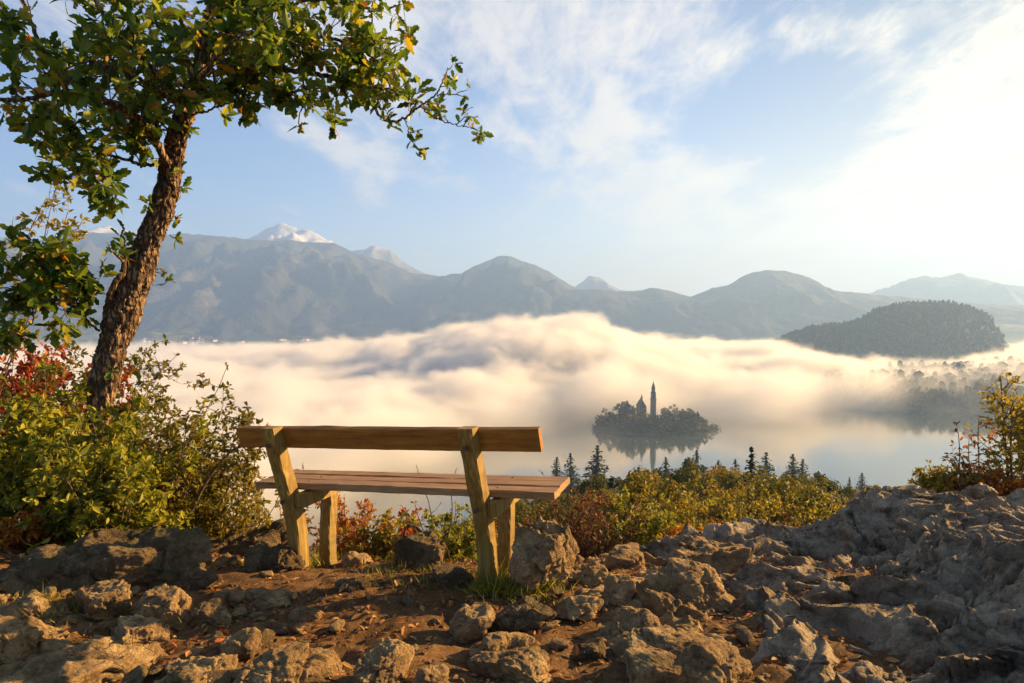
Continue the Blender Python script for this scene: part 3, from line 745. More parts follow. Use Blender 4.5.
# ------------------------------------------------------------------ the big outcrop on the right
XC = [(0.2, -.50), (.8, -.42), (1.15, -.30), (1.32, -.20), (1.55, -.11), (1.80, -.11), (1.98, -.11), (2.3, -.08), (2.52, .04), (2.72, .15), (3.0, .17), (3.2, .14), (3.5, .13), (4.0, .17), (5.6, .3)]
xs = np.linspace(.45, 5.4, 600); ys = np.linspace(1.25, 6.3, 560)
XX, YY = np.meshgrid(xs, ys); x = XX.ravel(); y = YY.ravel()
q = np.stack([x, y, x*0], 1)
wx = .16*fbm(q*1.1+5, 3); wy = .16*fbm(q*1.1+31, 3)
xe = x + wx + .16*np.clip(4.4-y, 0, 3); ye = y+wy
z = np.interp(xe, [a for a, b_ in XC], [b_ for a, b_ in XC])
z = z + .165*np.clip(4.3-ye, 0, 3)*sstep(.45, 1.05, x-.10*(3-y)) - .55*np.clip(ye-5.0, 0, 2)**1.3*1.8
q3 = np.stack([x+wx*1.2, y*1.35+wy*1.2+x*.35, z*1.5], 1)
bil = 1-np.abs(fbm(q3*.95+8, 3))*2.0                                    # rounded folds between clefts
bil2 = 1-np.abs(fbm(q3*np.array([1.7, 3.4, 2])+18, 3))*2.0
d1, d2 = worley(q3*np.array([.9, 1.5, 1.2])+3+.25*fbm(q3*2.2, 2)[:, None]); crev = sstep(0, .10, d2-d1)
tilt = z + x*.16 - y*.20 + .07*fbm(q3*1.5, 3)
lay = tilt/.10; fl = lay-np.floor(lay); lay = (np.floor(lay)+sstep(.35, .9, fl))*.10-tilt   # bedding steps
hole = sstep(.38, .62, fbm(q3*2.4+40, 3))
f1, g1 = facets(np.stack([q3[:, 0]*1.5, q3[:, 1]*1.9, x*0], 1)+28, 3, .8); f2, g2 = facets(np.stack([q3[:, 0]*4.6, q3[:, 1]*6, x*0], 1)+3, 5, .8)
z = z + .12*bil + .02*bil2 + .07*(crev-1) + .8*lay - .05*hole + .055*f1 + .03*sstep(0, .06, g1) + .017*f2 + .010*sstep(0, .08, g2) + .010*ridged(q3*2.6+2, 5, .6) + .018*fbm(q3*9, 6, .7) + .004*ridged(q3*30, 3)-.08
z = np.maximum(z, -.45-1.5*np.clip(y-5, 0, 2))
dx = .05*fbm(np.stack([x, y, z*3], 1)*3.1+11, 3); dy = .06*fbm(np.stack([x, y, z*3], 1)*3.1+23, 3)
V = np.stack([x+dx, y+dy, z], 1).reshape(XX.shape+(3,))
o = grid_mesh('rock_outcrop', V, M_rock_grey); tag(o, 'huge folded grey limestone outcrop filling the lower right corner', 'rock')

# ------------------------------------------------------------------ bedrock that breaks through the earth
xs = np.linspace(-4.6, 1.9, 720); ys = np.linspace(1.9, 4.9, 400)
XX, YY = np.meshgrid(xs, ys); x = XX.ravel(); y = YY.ravel(); q = np.stack([x, y, x*0], 1)
w1 = .22*fbm(q*1.4+60, 3); w2 = .22*fbm(q*1.4+80, 3); qq = np.stack([x+w1, y*1.25+w2+.2*x, x*0], 1)
d1, d2 = worley(qq*1.9+5); blk = sstep(.0, .22, d2-d1); hsh = fbm(np.stack([x, y, x*0], 1)*.9+70, 3)
f1, g1 = facets(np.stack([qq[:, 0]*1.7, qq[:, 1]*2.3, x*0], 1)+8, 3, .9); f2, g2 = facets(np.stack([qq[:, 0]*4.1, qq[:, 1]*5.2, x*0], 1)+3, 5, .8)
r_ = .12*np.clip(f1, -.9, .9) + .045*sstep(0, .07, g1) + .036*f2 + .014*sstep(0, .08, g2) + .02*ridged(qq*1.3+4, 4, .5) + .008*ridged(qq*5.5+9, 4, .6) + .012*fbm(q*22, 5, .7)
cover = -.115+.15*hsh - .20*np.exp(-(((x+.75)/1.25)**2+((y-3.75)/.6)**2)) - .16*np.exp(-(((x+.8)/1.0)**2+((y-3.05)/.45)**2)) + .05*sstep(-1.5, -2.6, x) + .03*sstep(2.9, 2.5, y) + .04*sstep(.2, .9, x) - .22*sstep(.75, 1.25, x+.1*(3-y))
z = zground(x, y) + r_ + cover
lay = (z+.15*x)/.045; fl = lay-np.floor(lay); z = z+.5*((np.floor(lay)+sstep(.3, .9, fl))*.045-lay*.045)
z = np.where(y > 4.6, z-(y-4.6)*.8, z)
tag(grid_mesh('rocky_ground', np.stack([x+.02*fbm(q*5+2, 2), y+.03*fbm(q*5+12, 2), z], 1).reshape(XX.shape+(3,)), M_rock), kind='structure')

# ------------------------------------------------------------------ boulders and stones
import bmesh
_ico = {}
def ico(sub):
    if sub not in _ico:
        bm = bmesh.new(); bmesh.ops.create_icosphere(bm, subdivisions=sub, radius=1.0)
        _ico[sub] = (np.array([v.co[:] for v in bm.verts]), np.array([[v.index for v in f.verts] for f in bm.faces])); bm.free()
    return _ico[sub]
def rock_mesh(name, seed, size, mat, sub=5, cuts=12, rough=1.0, flat=.0, peak=0.0):
    rng = np.random.RandomState(seed); v, f = ico(sub); p = v.copy()
    for k in range(cuts):
        n = rng.normal(size=3); n[2] *= .7; n /= np.linalg.norm(n); d = rng.uniform(.45, .78)
        if k == 0: n = np.array([rng.normal()*.15, rng.normal()*.15-.1, 1]); n /= np.linalg.norm(n); d = .62-flat*.2
        pr = p@n; p = p - n*(np.clip(pr-d, 0, 9)*.9)[:, None]
    size = np.array(size)/2*1.28; s = size.mean(); off = rng.rand(3)*50
    q = p*size
    nrm = p/np.linalg.norm(p, axis=1)[:, None]
    fr = 1/s
    dsp = .14*fbm(q*fr*1.0+off, 2)+.02*ridged(q*fr*1.7+off, 4, .5)-.02
    a, b_ = worley(q*fr*1.25+off); dsp = dsp-.07*(1-sstep(0, .10, b_-a))*sstep(-.2, .3, fbm(q*fr+off+9, 2))
    lay = (q[:, 2]+.25*q[:, 0])*fr*4+fbm(q*fr+off, 2); dsp = dsp+.028*(sstep(.2, .8, lay-np.floor(lay))-.5)
    f_, g_ = facets(q*fr*1.7+off, 1, .5); f2_, g2_ = facets(q*fr*4.2+off, 1, .5); dsp = dsp+.17*np.clip(f_, -.8, .8)-.03*(1-sstep(0, .06, g_))+.045*f2_+.012*ridged(q*fr*4.5+off, 3, .5)+.022*fbm(q*fr*11+off, 5, .7)
    q = q + nrm*(dsp*s*rough)[:, None]
    if peak:
        t_ = np.clip(q[:, 2]/size[2]*.5+.5, 0, 1.2); q[:, :2] *= (1.12-peak*t_)[:, None]; q[:, 0] -= .10*size[0]*t_; q[:, 2] += .16*size[2]*ridged(q*5+off, 3)*t_
    mb = MB(); mb.add(q, f); return mb.data(name, mat)
def put_rock(label, px, py_base, wpx, hpx, seed, mat=None, depth=1.0, Yadd=0, name='boulder', rz=None, flat=0, sub=5, sink=.36, peak=0.0, cat='boulder', z=None):
    g_ = G(px, py_base); Y = g_.y+Yadd
    w = wpx/F*Y; h = hpx/F*Y/.9*(.80 if not peak else 1)
    d = w*.75*depth
    x = (px-512)/F*(Y+d*.3)
    me = rock_mesh(name, seed, (w, d, h*1.5), mat or M_rock, sub=6 if wpx > 60 and sub == 5 else sub, flat=flat, peak=peak, rough=1.1)
    o = bpy.data.objects.new(name, me); COL.objects.link(o)
    y = Y+d*.35; zz = (zg(x, y) if z is None else z)+h*.5-h*sink
    o.location = (x, y, zz); o.rotation_euler = (0, 0, rz if rz is not None else (seed*1.7) % .7-.35)
    tag(o, label, cat); return o
B = put_rock
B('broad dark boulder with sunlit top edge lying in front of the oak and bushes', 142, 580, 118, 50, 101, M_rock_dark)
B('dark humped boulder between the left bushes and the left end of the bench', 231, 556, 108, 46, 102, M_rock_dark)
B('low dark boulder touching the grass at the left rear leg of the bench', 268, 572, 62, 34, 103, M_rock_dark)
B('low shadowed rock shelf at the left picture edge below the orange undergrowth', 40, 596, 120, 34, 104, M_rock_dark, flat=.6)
B('angular golden lit rock just below the broad dark boulder', 98, 622, 66, 42, 105)
B('pitted rock with bright rim in the middle of the left rubble', 158, 632, 84, 46, 106)
B('pale blocky stone at the right end of the left rubble', 206, 628, 36, 26, 107)
B('tilted rock cut by the left picture edge with sunlit right face', 12, 668, 62, 56, 108)
B('wide flat slab along the bottom left corner', 70, 694, 170, 42, 109, flat=.8)
B('brown wedge shaped rock above the bottom left slab', 132, 655, 66, 38, 110)
B('rounded stone at the bottom edge right of the bottom left slab', 196, 690, 70, 34, 111)
B('flat stone half sunk in the path below the left bench legs', 268, 608, 58, 18, 112, flat=.5)
B('small step shaped stone right of the half sunk flat stone', 300, 622, 32, 12, 113, flat=.4)
B('large bare rock slab at the bottom edge under the left bench end', 282, 697, 96, 44, 114, flat=.5)
B('sunlit split rock at the bottom edge left of the large bare slab', 232, 660, 44, 22, 115)
B('tall craggy boulder standing behind the right bench legs', 549, 592, 96, 47, 116, M_rock, depth=.8, sink=.20, peak=.55)
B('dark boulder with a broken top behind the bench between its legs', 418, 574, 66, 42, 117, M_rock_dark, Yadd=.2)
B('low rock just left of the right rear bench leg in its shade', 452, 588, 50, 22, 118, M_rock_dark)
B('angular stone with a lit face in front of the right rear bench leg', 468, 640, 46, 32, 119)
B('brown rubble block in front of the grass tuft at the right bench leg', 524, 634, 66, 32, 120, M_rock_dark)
B('long low stone lying across the path bottom centre', 500, 658, 62, 20, 121, flat=.4)
B('wedge stone with a flat lit top at the bottom edge in the centre', 518, 682, 80, 28, 122, flat=.5)
B('upright pointed stone with lit right side right of the craggy boulder', 622, 612, 36, 42, 123)
B('big square block of rock below the upright pointed stone', 640, 646, 80, 42, 124, M_rock)
B('rounded grey rock on the cliff edge in front of the dark red bush', 624, 566, 56, 26, 125, M_rock)
B('broad slab with mottled sunlit top at the bottom edge right of centre', 690, 694, 140, 50, 126, flat=.7)
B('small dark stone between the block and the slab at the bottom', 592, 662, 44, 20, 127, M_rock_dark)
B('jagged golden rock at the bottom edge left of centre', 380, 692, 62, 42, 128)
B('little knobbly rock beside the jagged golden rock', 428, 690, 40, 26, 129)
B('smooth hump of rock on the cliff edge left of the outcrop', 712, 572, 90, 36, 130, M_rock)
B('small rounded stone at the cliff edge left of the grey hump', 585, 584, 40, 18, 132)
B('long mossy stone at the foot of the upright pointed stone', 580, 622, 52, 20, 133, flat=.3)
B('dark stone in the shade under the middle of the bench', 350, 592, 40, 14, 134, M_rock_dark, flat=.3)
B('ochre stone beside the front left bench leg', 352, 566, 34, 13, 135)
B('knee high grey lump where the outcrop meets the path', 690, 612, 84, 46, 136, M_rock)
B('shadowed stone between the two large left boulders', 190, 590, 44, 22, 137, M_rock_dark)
B('sharp edged stone on the left picture edge below the dark shelf', 20, 622, 50, 24, 138)

# small stones: a few shared shapes, many single stones
rng = np.random.RandomState(77)
protos = []
for k in range(8):
    me = rock_mesh('stone', 300+k, (1, .8+.3*rng.rand(), .55+.3*rng.rand()), M_rock if k % 3 else M_rock_dark, sub=3, cuts=9, rough=1.1); protos.append(me)
cnt = 0
while cnt < 250:
    if rng.rand() < .45: px, py = rng.uniform(0, 330), rng.uniform(588, 690)
    else: px, py = rng.uniform(200, 780), rng.uniform(575, 695)
    g_ = G(px, py)
    if abs(px-380) < 90 and 575 < py < 640 and rng.rand() < .7: continue
    s = .022+.075*rng.rand()**2.6
    o = bpy.data.objects.new('stone', protos[rng.randint(8)]); COL.objects.link(o)
    o.location = (g_.x, g_.y, zg(g_.x, g_.y)+s*.12); o.scale = (s*rng.uniform(.8, 1.6), s, s*rng.uniform(.6, 1.1)); o.rotation_euler = (rng.normal()*.2, rng.normal()*.2, rng.rand()*6.28)
    tag(o, 'small loose limestone fragment lying among others on the rocky clifftop ground', 'stone', 'loose stones on the ground')
    cnt += 1

# ------------------------------------------------------------------ the bench
def wood_mat(name, c0, c1, c2, axis='x', sc=1.0, moss=0.0):
    m, nt, out = new_mat(name); tc = nt.new('ShaderNodeTexCoord'); v = tc.outputs['Object']
    st = {'x': (1.2, 22, 22), 'z': (22, 22, 1.2)}[axis]
    v2 = nt.vmul(v, tuple(a*sc for a in st))
    n = nt.noise(v2, 2.2, 8, .65, .7); fine = nt.noise(v2, 9, 5, .7); big = nt.noise(v, 5, 4, .6)
    f = nt.add(nt.mul(n, .55), nt.add(nt.mul(fine, .2), nt.mul(big, .25)))
    c = nt.ramp(f, [(.34, c0), (.5, c1), (.66, c2)])
    kn = nt.voro(nt.vmul(v, (3.2, 9, 9) if axis == 'x' else (9, 9, 3.2)), 1.0); k = nt.rng(kn, .16, .05)
    c = nt.mix(nt.mul(k, .7), c, tuple(a*.45 for a in c0))
    if moss:
        sp = nt.new('ShaderNodeSeparateXYZ'); nt.put(sp.inputs[0], v)
        c = nt.mix(nt.mul(nt.mul(nt.rng(nt.noise(v, 14, 5, .7), .45, .65), nt.rng(sp.outputs[2], .55, -.05)), moss), c, (.16, .15, .035))
    b = nt.new('ShaderNodeBsdfPrincipled'); nt.put(b.inputs['Base Color'], c); b.inputs['Roughness'].default_value = .62; b.inputs['Specular IOR Level'].default_value = .3
    nt.put(b.inputs['Normal'], nt.bump(nt.add(nt.mul(n, .6), nt.mul(fine, .4)), .8, .004)); nt.l.new(b.outputs[0], out.inputs[0]); return m
M_back = wood_mat('stained_backrest_wood', (.14, .05, .007), (.30, .125, .016), (.45, .21, .03))
M_seat = wood_mat('weathered_seat_wood', (.14, .075, .028), (.28, .155, .058), (.44, .27, .11))
M_leg = wood_mat('weathered_leg_wood', (.09, .052, .012), (.23, .14, .028), (.44, .30, .07), 'z', moss=.5)
M_bolt = new_mat('rusty_bolt'); nt = M_bolt[1]; b = nt.new('ShaderNodeBsdfPrincipled'); b.inputs['Base Color'].default_value = (.10, .06, .04, 1); b.inputs['Metallic'].default_value = .7; b.inputs['Roughness'].default_value = .6; nt.l.new(b.outputs[0], M_bolt[2].inputs[0]); M_bolt = M_bolt[0]
bu = Vector((-.944, .33, -.053)).normalized(); bv = Vector((.33, .944, 0)).normalized(); bw = bv.cross(bu).normalized(); bv = bu.cross(bw).normalized()
bench = empty('wooden_bench')
# local axes: x runs from the right end to the left end, -y is the way a sitter looks
Mx = Matrix((( bu.x, -bv.x, bw.x, 0), (bu.y, -bv.y, bw.y, 0), (bu.z, -bv.z, bw.z, 0), (0, 0, 0, 1)))
bench.matrix_world = Matrix.Translation((-.134, 3.74+.045, 0)) @ Mx
if Mx.determinant() < 0: raise RuntimeError('bench frame')
tag(bench, 'weathered wooden bench facing the misty lake, seen from behind on bent plank legs', 'bench')
def bevelled(mb_or_verts, name, mat, parent, faces=None, bevel=.006, loc=(0, 0, 0)):
    me = bpy.data.meshes.new(name); me.from_pydata([tuple(v) for v in mb_or_verts], [], faces); 
    bm = bmesh.new(); bm.from_mesh(me); bmesh.ops.recalc_face_normals(bm, faces=bm.faces)
    bmesh.ops.bevel(bm, geom=list(bm.edges), offset=bevel, segments=2, profile=.6, affect='EDGES', clamp_overlap=True)
    bm.to_mesh(me); bm.free(); me.materials.append(mat)
    for p_ in me.polygons: p_.use_smooth = False
    o = bpy.data.objects.new(name, me); COL.objects.link(o); o.parent = parent; o.location = loc; return o
def plank(name, a0, a1, pb, mat, wob=.003, seed=0, nseg=26, parent=None):
    """a long board: section polygon pb [(b, h)...] swept from a0 to a1 with slight waviness"""
    k = len(pb); rs = np.random.RandomState(seed); A = np.linspace(a0, a1, nseg)
    V_ = []
    ph = rs.rand(4)*6
    for a in A:
        for j, (b__, h_) in enumerate(pb): V_.append((a+(rs.rand()-.5)*.0, -b__+wob*math.sin(a*2.3+ph[0])+.0012*rs.normal(), h_+wob*.7*math.sin(a*3.1+ph[1])+.001*rs.normal()))
    Fc = [(i*k+j, i*k+(j+1) % k, (i+1)*k+(j+1) % k, (i+1)*k+j) for i in range(nseg-1) for j in range(k)]+[tuple(range(k))[::-1], tuple((nseg-1)*k+j for j in range(k))]
    me = bpy.data.meshes.new(name); me.from_pydata(V_, [], Fc); bm = bmesh.new(); bm.from_mesh(me); bmesh.ops.recalc_face_normals(bm, faces=bm.faces); bm.to_mesh(me); bm.free(); me.materials.append(mat)
    o = bpy.data.objects.new(name, me); COL.objects.link(o); o.parent = parent or bench; return o
def sec(bc, hc, wb, hh_, lean=0.0, r=.007):
    """rounded rectangle section, leaning by lean (b per h)"""
    pts = []
    for sx, sy in ((1, -1), (1, 1), (-1, 1), (-1, -1)):
        cxx, cyy_ = sx*(wb/2-r), sy*(hh_/2-r)
        a0 = {(1, -1): -90, (1, 1): 0, (-1, 1): 90, (-1, -1): 180}[(sx, sy)]
        for t in (0, 45, 90): 
            a = math.radians(a0+t); pts.append((cxx+r*math.cos(a), cyy_+r*math.sin(a)))
    c, s = math.cos(lean), math.sin(lean)
    return [(bc+x*c+y*s, hc-x*s+y*c) for x, y in pts]
plank('backrest', -.385, 1.563, sec(-.105, .833, .042, .132, lean=-.30), M_back, seed=1)
for k, b0 in enumerate((.066, .197, .328)):
    plank('seat_plank', -.405+.006*((k*7) % 3-1), 1.572+.005*((k*5) % 3-1), sec(b0, .505, .116, .042), M_seat, seed=5+k, wob=.0025)
def leg(path, wa, wb, a, name='leg', seed=0, taper=0.0):
    """a leg sawn from a bent plank: side outline follows path [(b, h)...]"""
    n = 26; hs = np.linspace(path[0][1], path[-1][1], n); pb = np.interp(hs, [p_[1] for p_ in path], [p_[0] for p_ in path])
    ker = np.array([.15, .2, .3, .2, .15]); pbs = np.convolve(np.pad(pb, 2, 'edge'), ker, 'valid')
    rs = np.random.RandomState(seed); V_ = []; k = 8
    for i in range(n):
        w_ = wb*(1-taper*i/n)
        for (sx, sy) in ((1, -.82), (1, .82), (.8, 1), (-.8, 1), (-1, .82), (-1, -.82), (-.8, -1), (.8, -1)):
            V_.append((a+sx*wa/2+.0012*rs.normal(), -(pbs[i]+sy*w_/2)+.0012*rs.normal(), hs[i]))
    Fc = [(i*k+j, i*k+(j+1) % k, (i+1)*k+(j+1) % k, (i+1)*k+j) for i in range(n-1) for j in range(k)]+[tuple(range(k))[::-1], tuple((n-1)*k+j for j in range(k))]
    me = bpy.data.meshes.new(name); me.from_pydata(V_, [], Fc); bm = bmesh.new(); bm.from_mesh(me); bmesh.ops.recalc_face_normals(bm, faces=bm.faces); bm.to_mesh(me); bm.free(); me.materials.append(M_leg)
    o = bpy.data.objects.new(name, me); COL.objects.link(o); o.parent = bench; return o
for s, a in enumerate((0.0, 1.267)):
    leg([(0, -.18), (-.0, .0), (.012, .16), (.0, .30), (-.185, .905)], .085, .105, a, seed=s)
    leg([(.31, -.30), (.31, -.06), (.315, .10), (.385, .480)], .080, .095, a-.0, seed=9+s)
    br = plank('seat_bearer', -.025, .025, sec(.150, .434, .42, .085), M_leg, wob=0, nseg=3, seed=3+s); br.location = (a-.0425-.028, 0, 0)
    for hb, bb in ((.80, -.215), (.44, -.115)):
        mb = MB(); mb.tube([(a, -(bb-.0), hb), (a, -(bb-.012), hb)], .014, 8); mb.build('bolt', M_bolt, bench, smooth=False)
    for b0 in (.066, .197, .328):
        mb = MB(); mb.tube([(a-.06, -b0, .524), (a-.06, -b0, .5285)], .006, 8); mb.build('screw', M_bolt, bench, smooth=False)
# ------------------------------------------------------------------ leaves with a real blade
OAK = [(0, .02), (.10, .05), (.24, .17), (.34, .11), (.50, .26), (.61, .17), (.76, .24), (.90, .12), (1.0, .01)]
OVAL = [(0, .02), (.15, .12), (.40, .24), (.65, .21), (.86, .10), (1.0, .0)]
SMALL = [(0, .03), (.35, .24), (.75, .2), (1.0, .0)]
def blades(mb, C, D, N, L, prof, rng, fold=.35, curl=.25):
    """leaf blades: base point C, direction D, facing N, length L"""
    n = len(C)
    if n == 0: return
    D = D/(np.linalg.norm(D, axis=1)[:, None]+1e-9)
    S = np.cross(D, N); S /= np.linalg.norm(S, axis=1)[:, None]+1e-9; U = np.cross(S, D)
    t = np.array([a for a, b in prof]); w = np.array([b for a, b in prof])*.98; m_ = len(t)
    L = np.broadcast_to(L, n)*(.7+.55*rng.rand(n)); cu = curl*rng.normal(size=n)*.8-.12
    fo = fold*(.3+rng.rand(n))
    def row(side):
        lat = w[None, :]*side; up = np.abs(w)[None, :]*abs(side)*fo[:, None]+cu[:, None]*(t**2)[None, :]
        return C[:, None]+L[:, None, None]*(t[None, :, None]*D[:, None]+lat[..., None]*S[:, None]+up[..., None]*U[:, None])
    v = np.concatenate([row(-1), row(0), row(1)], 1)
    i = np.arange(n)[:, None, None]*3*m_; j = np.arange(m_-1)[None, :, None]
    f1 = np.concatenate([i+j, i+j+1, i+m_+j+1, i+m_+j], 2).reshape(-1, 4)
    f2 = np.concatenate([i+m_+j, i+m_+j+1, i+2*m_+j+1, i+2*m_+j], 2).reshape(-1, 4)
    mb.add(v.reshape(-1, 3), np.concatenate([f1, f2]))
def unit(v): return v/(np.linalg.norm(v)+1e-9)
def wander(p0, d, L, n, rng, wob=.18, up=0.0):
    pts = [np.array(p0, float)]; d = unit(np.array(d, float))
    for k in range(n):
        d = unit(d+rng.normal(size=3)*wob+np.array([0, 0, up])); pts.append(pts[-1]+d*L/n)
    return np.array(pts)
class Plant:
    def __init__(s, rng): s.rng = rng; s.wood = MB(); s.leaf = MB(); s.C = []; s.D = []; s.N = []; s.L = []
    def leaf_at(s, p, d, L, flat=.6):
        r = s.rng
        s.C.append(p); s.D.append(unit(np.array(d)+r.normal(size=3)*.45)); s.N.append(unit(np.array([0, 0, flat])+r.normal(size=3)*.5)); s.L.append(L)
    def rosette(s, p, d, n, L, spread=.9, droop=-.15):
        r = s.rng
        for k in range(n):
            s.leaf_at(p+r.normal(size=3)*L*.12, unit(d)*.6+r.normal(size=3)*spread+np.array([0, 0, droop]), L)
    def twig(s, p0, d, L, rad, depth, leafL, per, rng=None, up=.03, wob=.2, kids=3, ros=6):
        r = s.rng; n = 5; pts = wander(p0, d, L, n, r, wob, up)
        s.wood.tube(pts, np.linspace(rad, rad*.45, n+1), 5 if rad > .006 else 4, cap=False)
        if depth > 0:
            for k in range(kids):
                i = r.randint(1, n+1); dd = unit(pts[i]-pts[i-1]); side = r.normal(size=3); side -= dd*np.dot(side, dd)
                s.twig(pts[i], dd*.55+unit(side)*.8, L*(.45+.3*r.rand()), rad*.6, depth-1, leafL, per, up=up, wob=wob, kids=kids, ros=ros)
        for k in range(per):
            t = r.uniform(.2, 1); i = min(n-1, int(t*n)); p = pts[i]+(pts[i+1]-pts[i])*(t*n-i)
            s.leaf_at(p, unit(pts[i+1]-pts[i])*.5+r.normal(size=3)*.8, leafL)
        s.rosette(pts[-1], pts[-1]-pts[-2], ros, leafL)
    def finish(s, root, wood_mat_, leaf_mat_, prof, wname='stem', lname='foliage', fold=.35, curl=.25):
        if s.wood.n: s.wood.build(wname, wood_mat_, root)
        if s.C:
            blades(s.leaf, np.array(s.C), np.array(s.D), np.array(s.N), np.array(s.L), prof, s.rng, fold, curl)
            s.leaf.build(lname, leaf_mat_, root, smooth=False)

M_oak_leaf = leaf_mat('oak_leaf', [(0, (.04, .075, .010)), (.42, (.09, .15, .014)), (.72, (.18, .23, .018)), (.90, (.34, .31, .025)), (.96, (.38, .24, .02)), (1, (.42, .15, .02))], trans=.55, objrand=0, rough=.42, spec=.35)
M_bush_green = leaf_mat('bush_leaf_green', [(0, (.045, .065, .010)), (.35, (.14, .165, .015)), (.68, (.36, .32, .027)), (.95, (.32, .27, .03)), (1, (.34, .17, .02))], trans=.4, objrand=0, nscale=3.0, rough=.45)
M_bush_olive = leaf_mat('bush_leaf_olive', [(0, (.06, .065, .010)), (.5, (.16, .145, .02)), (.8, (.27, .20, .025)), (1, (.33, .16, .02))], trans=.4, objrand=0, nscale=3.0)
M_bush_yellow = leaf_mat('bush_leaf_yellow', [(0, (.10, .10, .012)), (.4, (.24, .20, .02)), (.8, (.38, .27, .03)), (1, (.40, .17, .02))], trans=.45, objrand=0, nscale=3.0)
M_bush_red = leaf_mat('bush_leaf_red', [(0, (.14, .03, .012)), (.45, (.34, .06, .015)), (.8, (.50, .13, .02)), (1, (.42, .24, .03))], trans=.42, objrand=0, nscale=3.0)
M_bush_orange = leaf_mat('bush_leaf_orange', [(0, (.20, .06, .012)), (.45, (.42, .14, .02)), (.8, (.50, .24, .03)), (1, (.30, .25, .03))], trans=.42, objrand=0, nscale=3.0)
M_bush_brown = leaf_mat('bush_leaf_dark_red', [(0, (.05, .022, .012)), (.5, (.13, .045, .018)), (.85, (.22, .10, .025)), (1, (.22, .18, .03))], trans=.35, objrand=0)
M_dry = leaf_mat('dry_grass_blade', [(0, (.12, .12, .02)), (.5, (.28, .26, .045)), (1, (.42, .36, .08))], trans=.35, objrand=0)
M_grass = leaf_mat('grass_blade', [(0, (.10, .12, .012)), (.5, (.27, .26, .03)), (1, (.46, .38, .06))], trans=.4, objrand=0)
M_litter = leaf_mat('fallen_leaf', [(0, (.07, .03, .012)), (.4, (.20, .085, .025)), (.7, (.34, .15, .04)), (.9, (.42, .26, .08)), (1, (.30, .04, .015))], trans=.1, objrand=0, rough=.7)
M_twig = bark_mat('twig_bark', [(.3, (.05, .032, .018)), (.8, (.14, .09, .05))], 60, .003)

# ------------------------------------------------------------------ the oak
def oak_bark():
    m, nt, out = new_mat('oak_bark'); tc = nt.new('ShaderNodeTexCoord'); v = tc.outputs['Object']
    vv = nt.vadd(nt.vmul(v, (1, 1, .2)), nt.vmul(nt.noise(v, 7, 3, color=True), (.05, .05, .02)))
    n = nt.noise(vv, 34, 7, .7, .3); w = nt.voro(vv, 30, 'DISTANCE_TO_EDGE'); w2 = nt.voro(vv, 75, 'DISTANCE_TO_EDGE')
    h = nt.add(nt.mul(nt.rng(w, 0, .3), .7), nt.add(nt.mul(n, .35), nt.mul(nt.rng(w2, 0, .3), .2)))
    c = nt.ramp(h, [(.15, (.025, .014, .007)), (.5, (.11, .058, .028)), (.85, (.24, .14, .068)), (1, (.34, .23, .13))])
    b = nt.new('ShaderNodeBsdfPrincipled'); nt.put(b.inputs['Base Color'], c); b.inputs['Roughness'].default_value = .9
    nt.put(b.inputs['Normal'], nt.bump(h, 1.0, .022)); nt.l.new(b.outputs[0], out.inputs[0]); return m
M_oak_bark = oak_bark()
rng = np.random.RandomState(5)
TY = 4.9
def R(px): return px/F*TY/2
base = W(90, 560, TY)
oak = empty('oak_tree', base); tag(oak, 'leaning oak tree with dark rugged trunk and spreading green crown over the left side', 'tree')
def wp(px, py, Y): return np.array(W(px, py, Y))
tp = [(84, 590, 46, 0), (88, 540, 42, 0), (92, 480, 38, 0), (97, 430, 34, .0), (104, 385, 35, .0), (113, 345, 37, 0), (124, 308, 42, .02), (134, 282, 39, .03), (146, 250, 35, .05), (157, 222, 33, .05), (166, 192, 31, .05), (171, 165, 29, .04), (176, 140, 27, .0), (186, 112, 26, -.05), (197, 80, 20, -.1), (203, 45, 15, -.12), (212, 5, 12, -.1), (226, -50, 9, 0), (240, -120, 6, .1)]
ctrl = np.array([tuple(wp(a, b, TY+d))+(R(c),) for a, b, c, d in tp])
def spline(c, n):
    m_ = len(c); t = np.linspace(0, m_-1.001, n); out_ = []
    for u in t:
        i = int(u); f = u-i; p0, p1, p2, p3 = c[max(i-1, 0)], c[i], c[min(i+1, m_-1)], c[min(i+2, m_-1)]
        out_.append(.5*((2*p1)+(-p0+p2)*f+(2*p0-5*p1+4*p2-p3)*f*f+(-p0+3*p1-3*p2+p3)*f**3))
    return np.array(out_)
tc_ = spline(ctrl, 420)
mb = MB(); ns = 64
v = mb.tube(tc_[:, :3], tc_[:, 3]*.71, ns)
# fissured bark and knots moved in the mesh itself
vv = mb.v[0]; cen = np.repeat(tc_[:, :3], ns, 0); nr = (vv-cen); rad = np.linalg.norm(nr, axis=1)[:, None]; nr = nr/(rad+1e-9)
q = np.stack([vv[:, 0]*17, vv[:, 1]*17, vv[:, 2]*3.6], 1)+fbm(vv*9, 2)[:, None]*.7
a_, b_ = worley(q*1.15)
disp = -.020*(1-sstep(0, .30, b_-a_))+.008*fbm(vv*40, 3)+.20*rad[:, 0]*fbm(vv*4.2+3, 3)+.006
flare = sstep(.35, -.1, vv[:, 2]-base.z)*.05*(1+np.sin(np.arctan2(nr[:, 1], nr[:, 0])*5)*.5)
mb.v[0] = vv+nr*((disp+flare)*np.clip(rad[:, 0]/.07, .2, 1))[:, None]
for px, py, Yd, r in ((128, 300, -.08, .075), (172, 160, -.07, .06), (112, 338, .0, .06)):      # old knots and a burl
    pass
mb.v = [a-np.array(base) for a in mb.v]
mb.build('trunk', M_oak_bark, oak)
pl = Plant(rng)
LF = .1
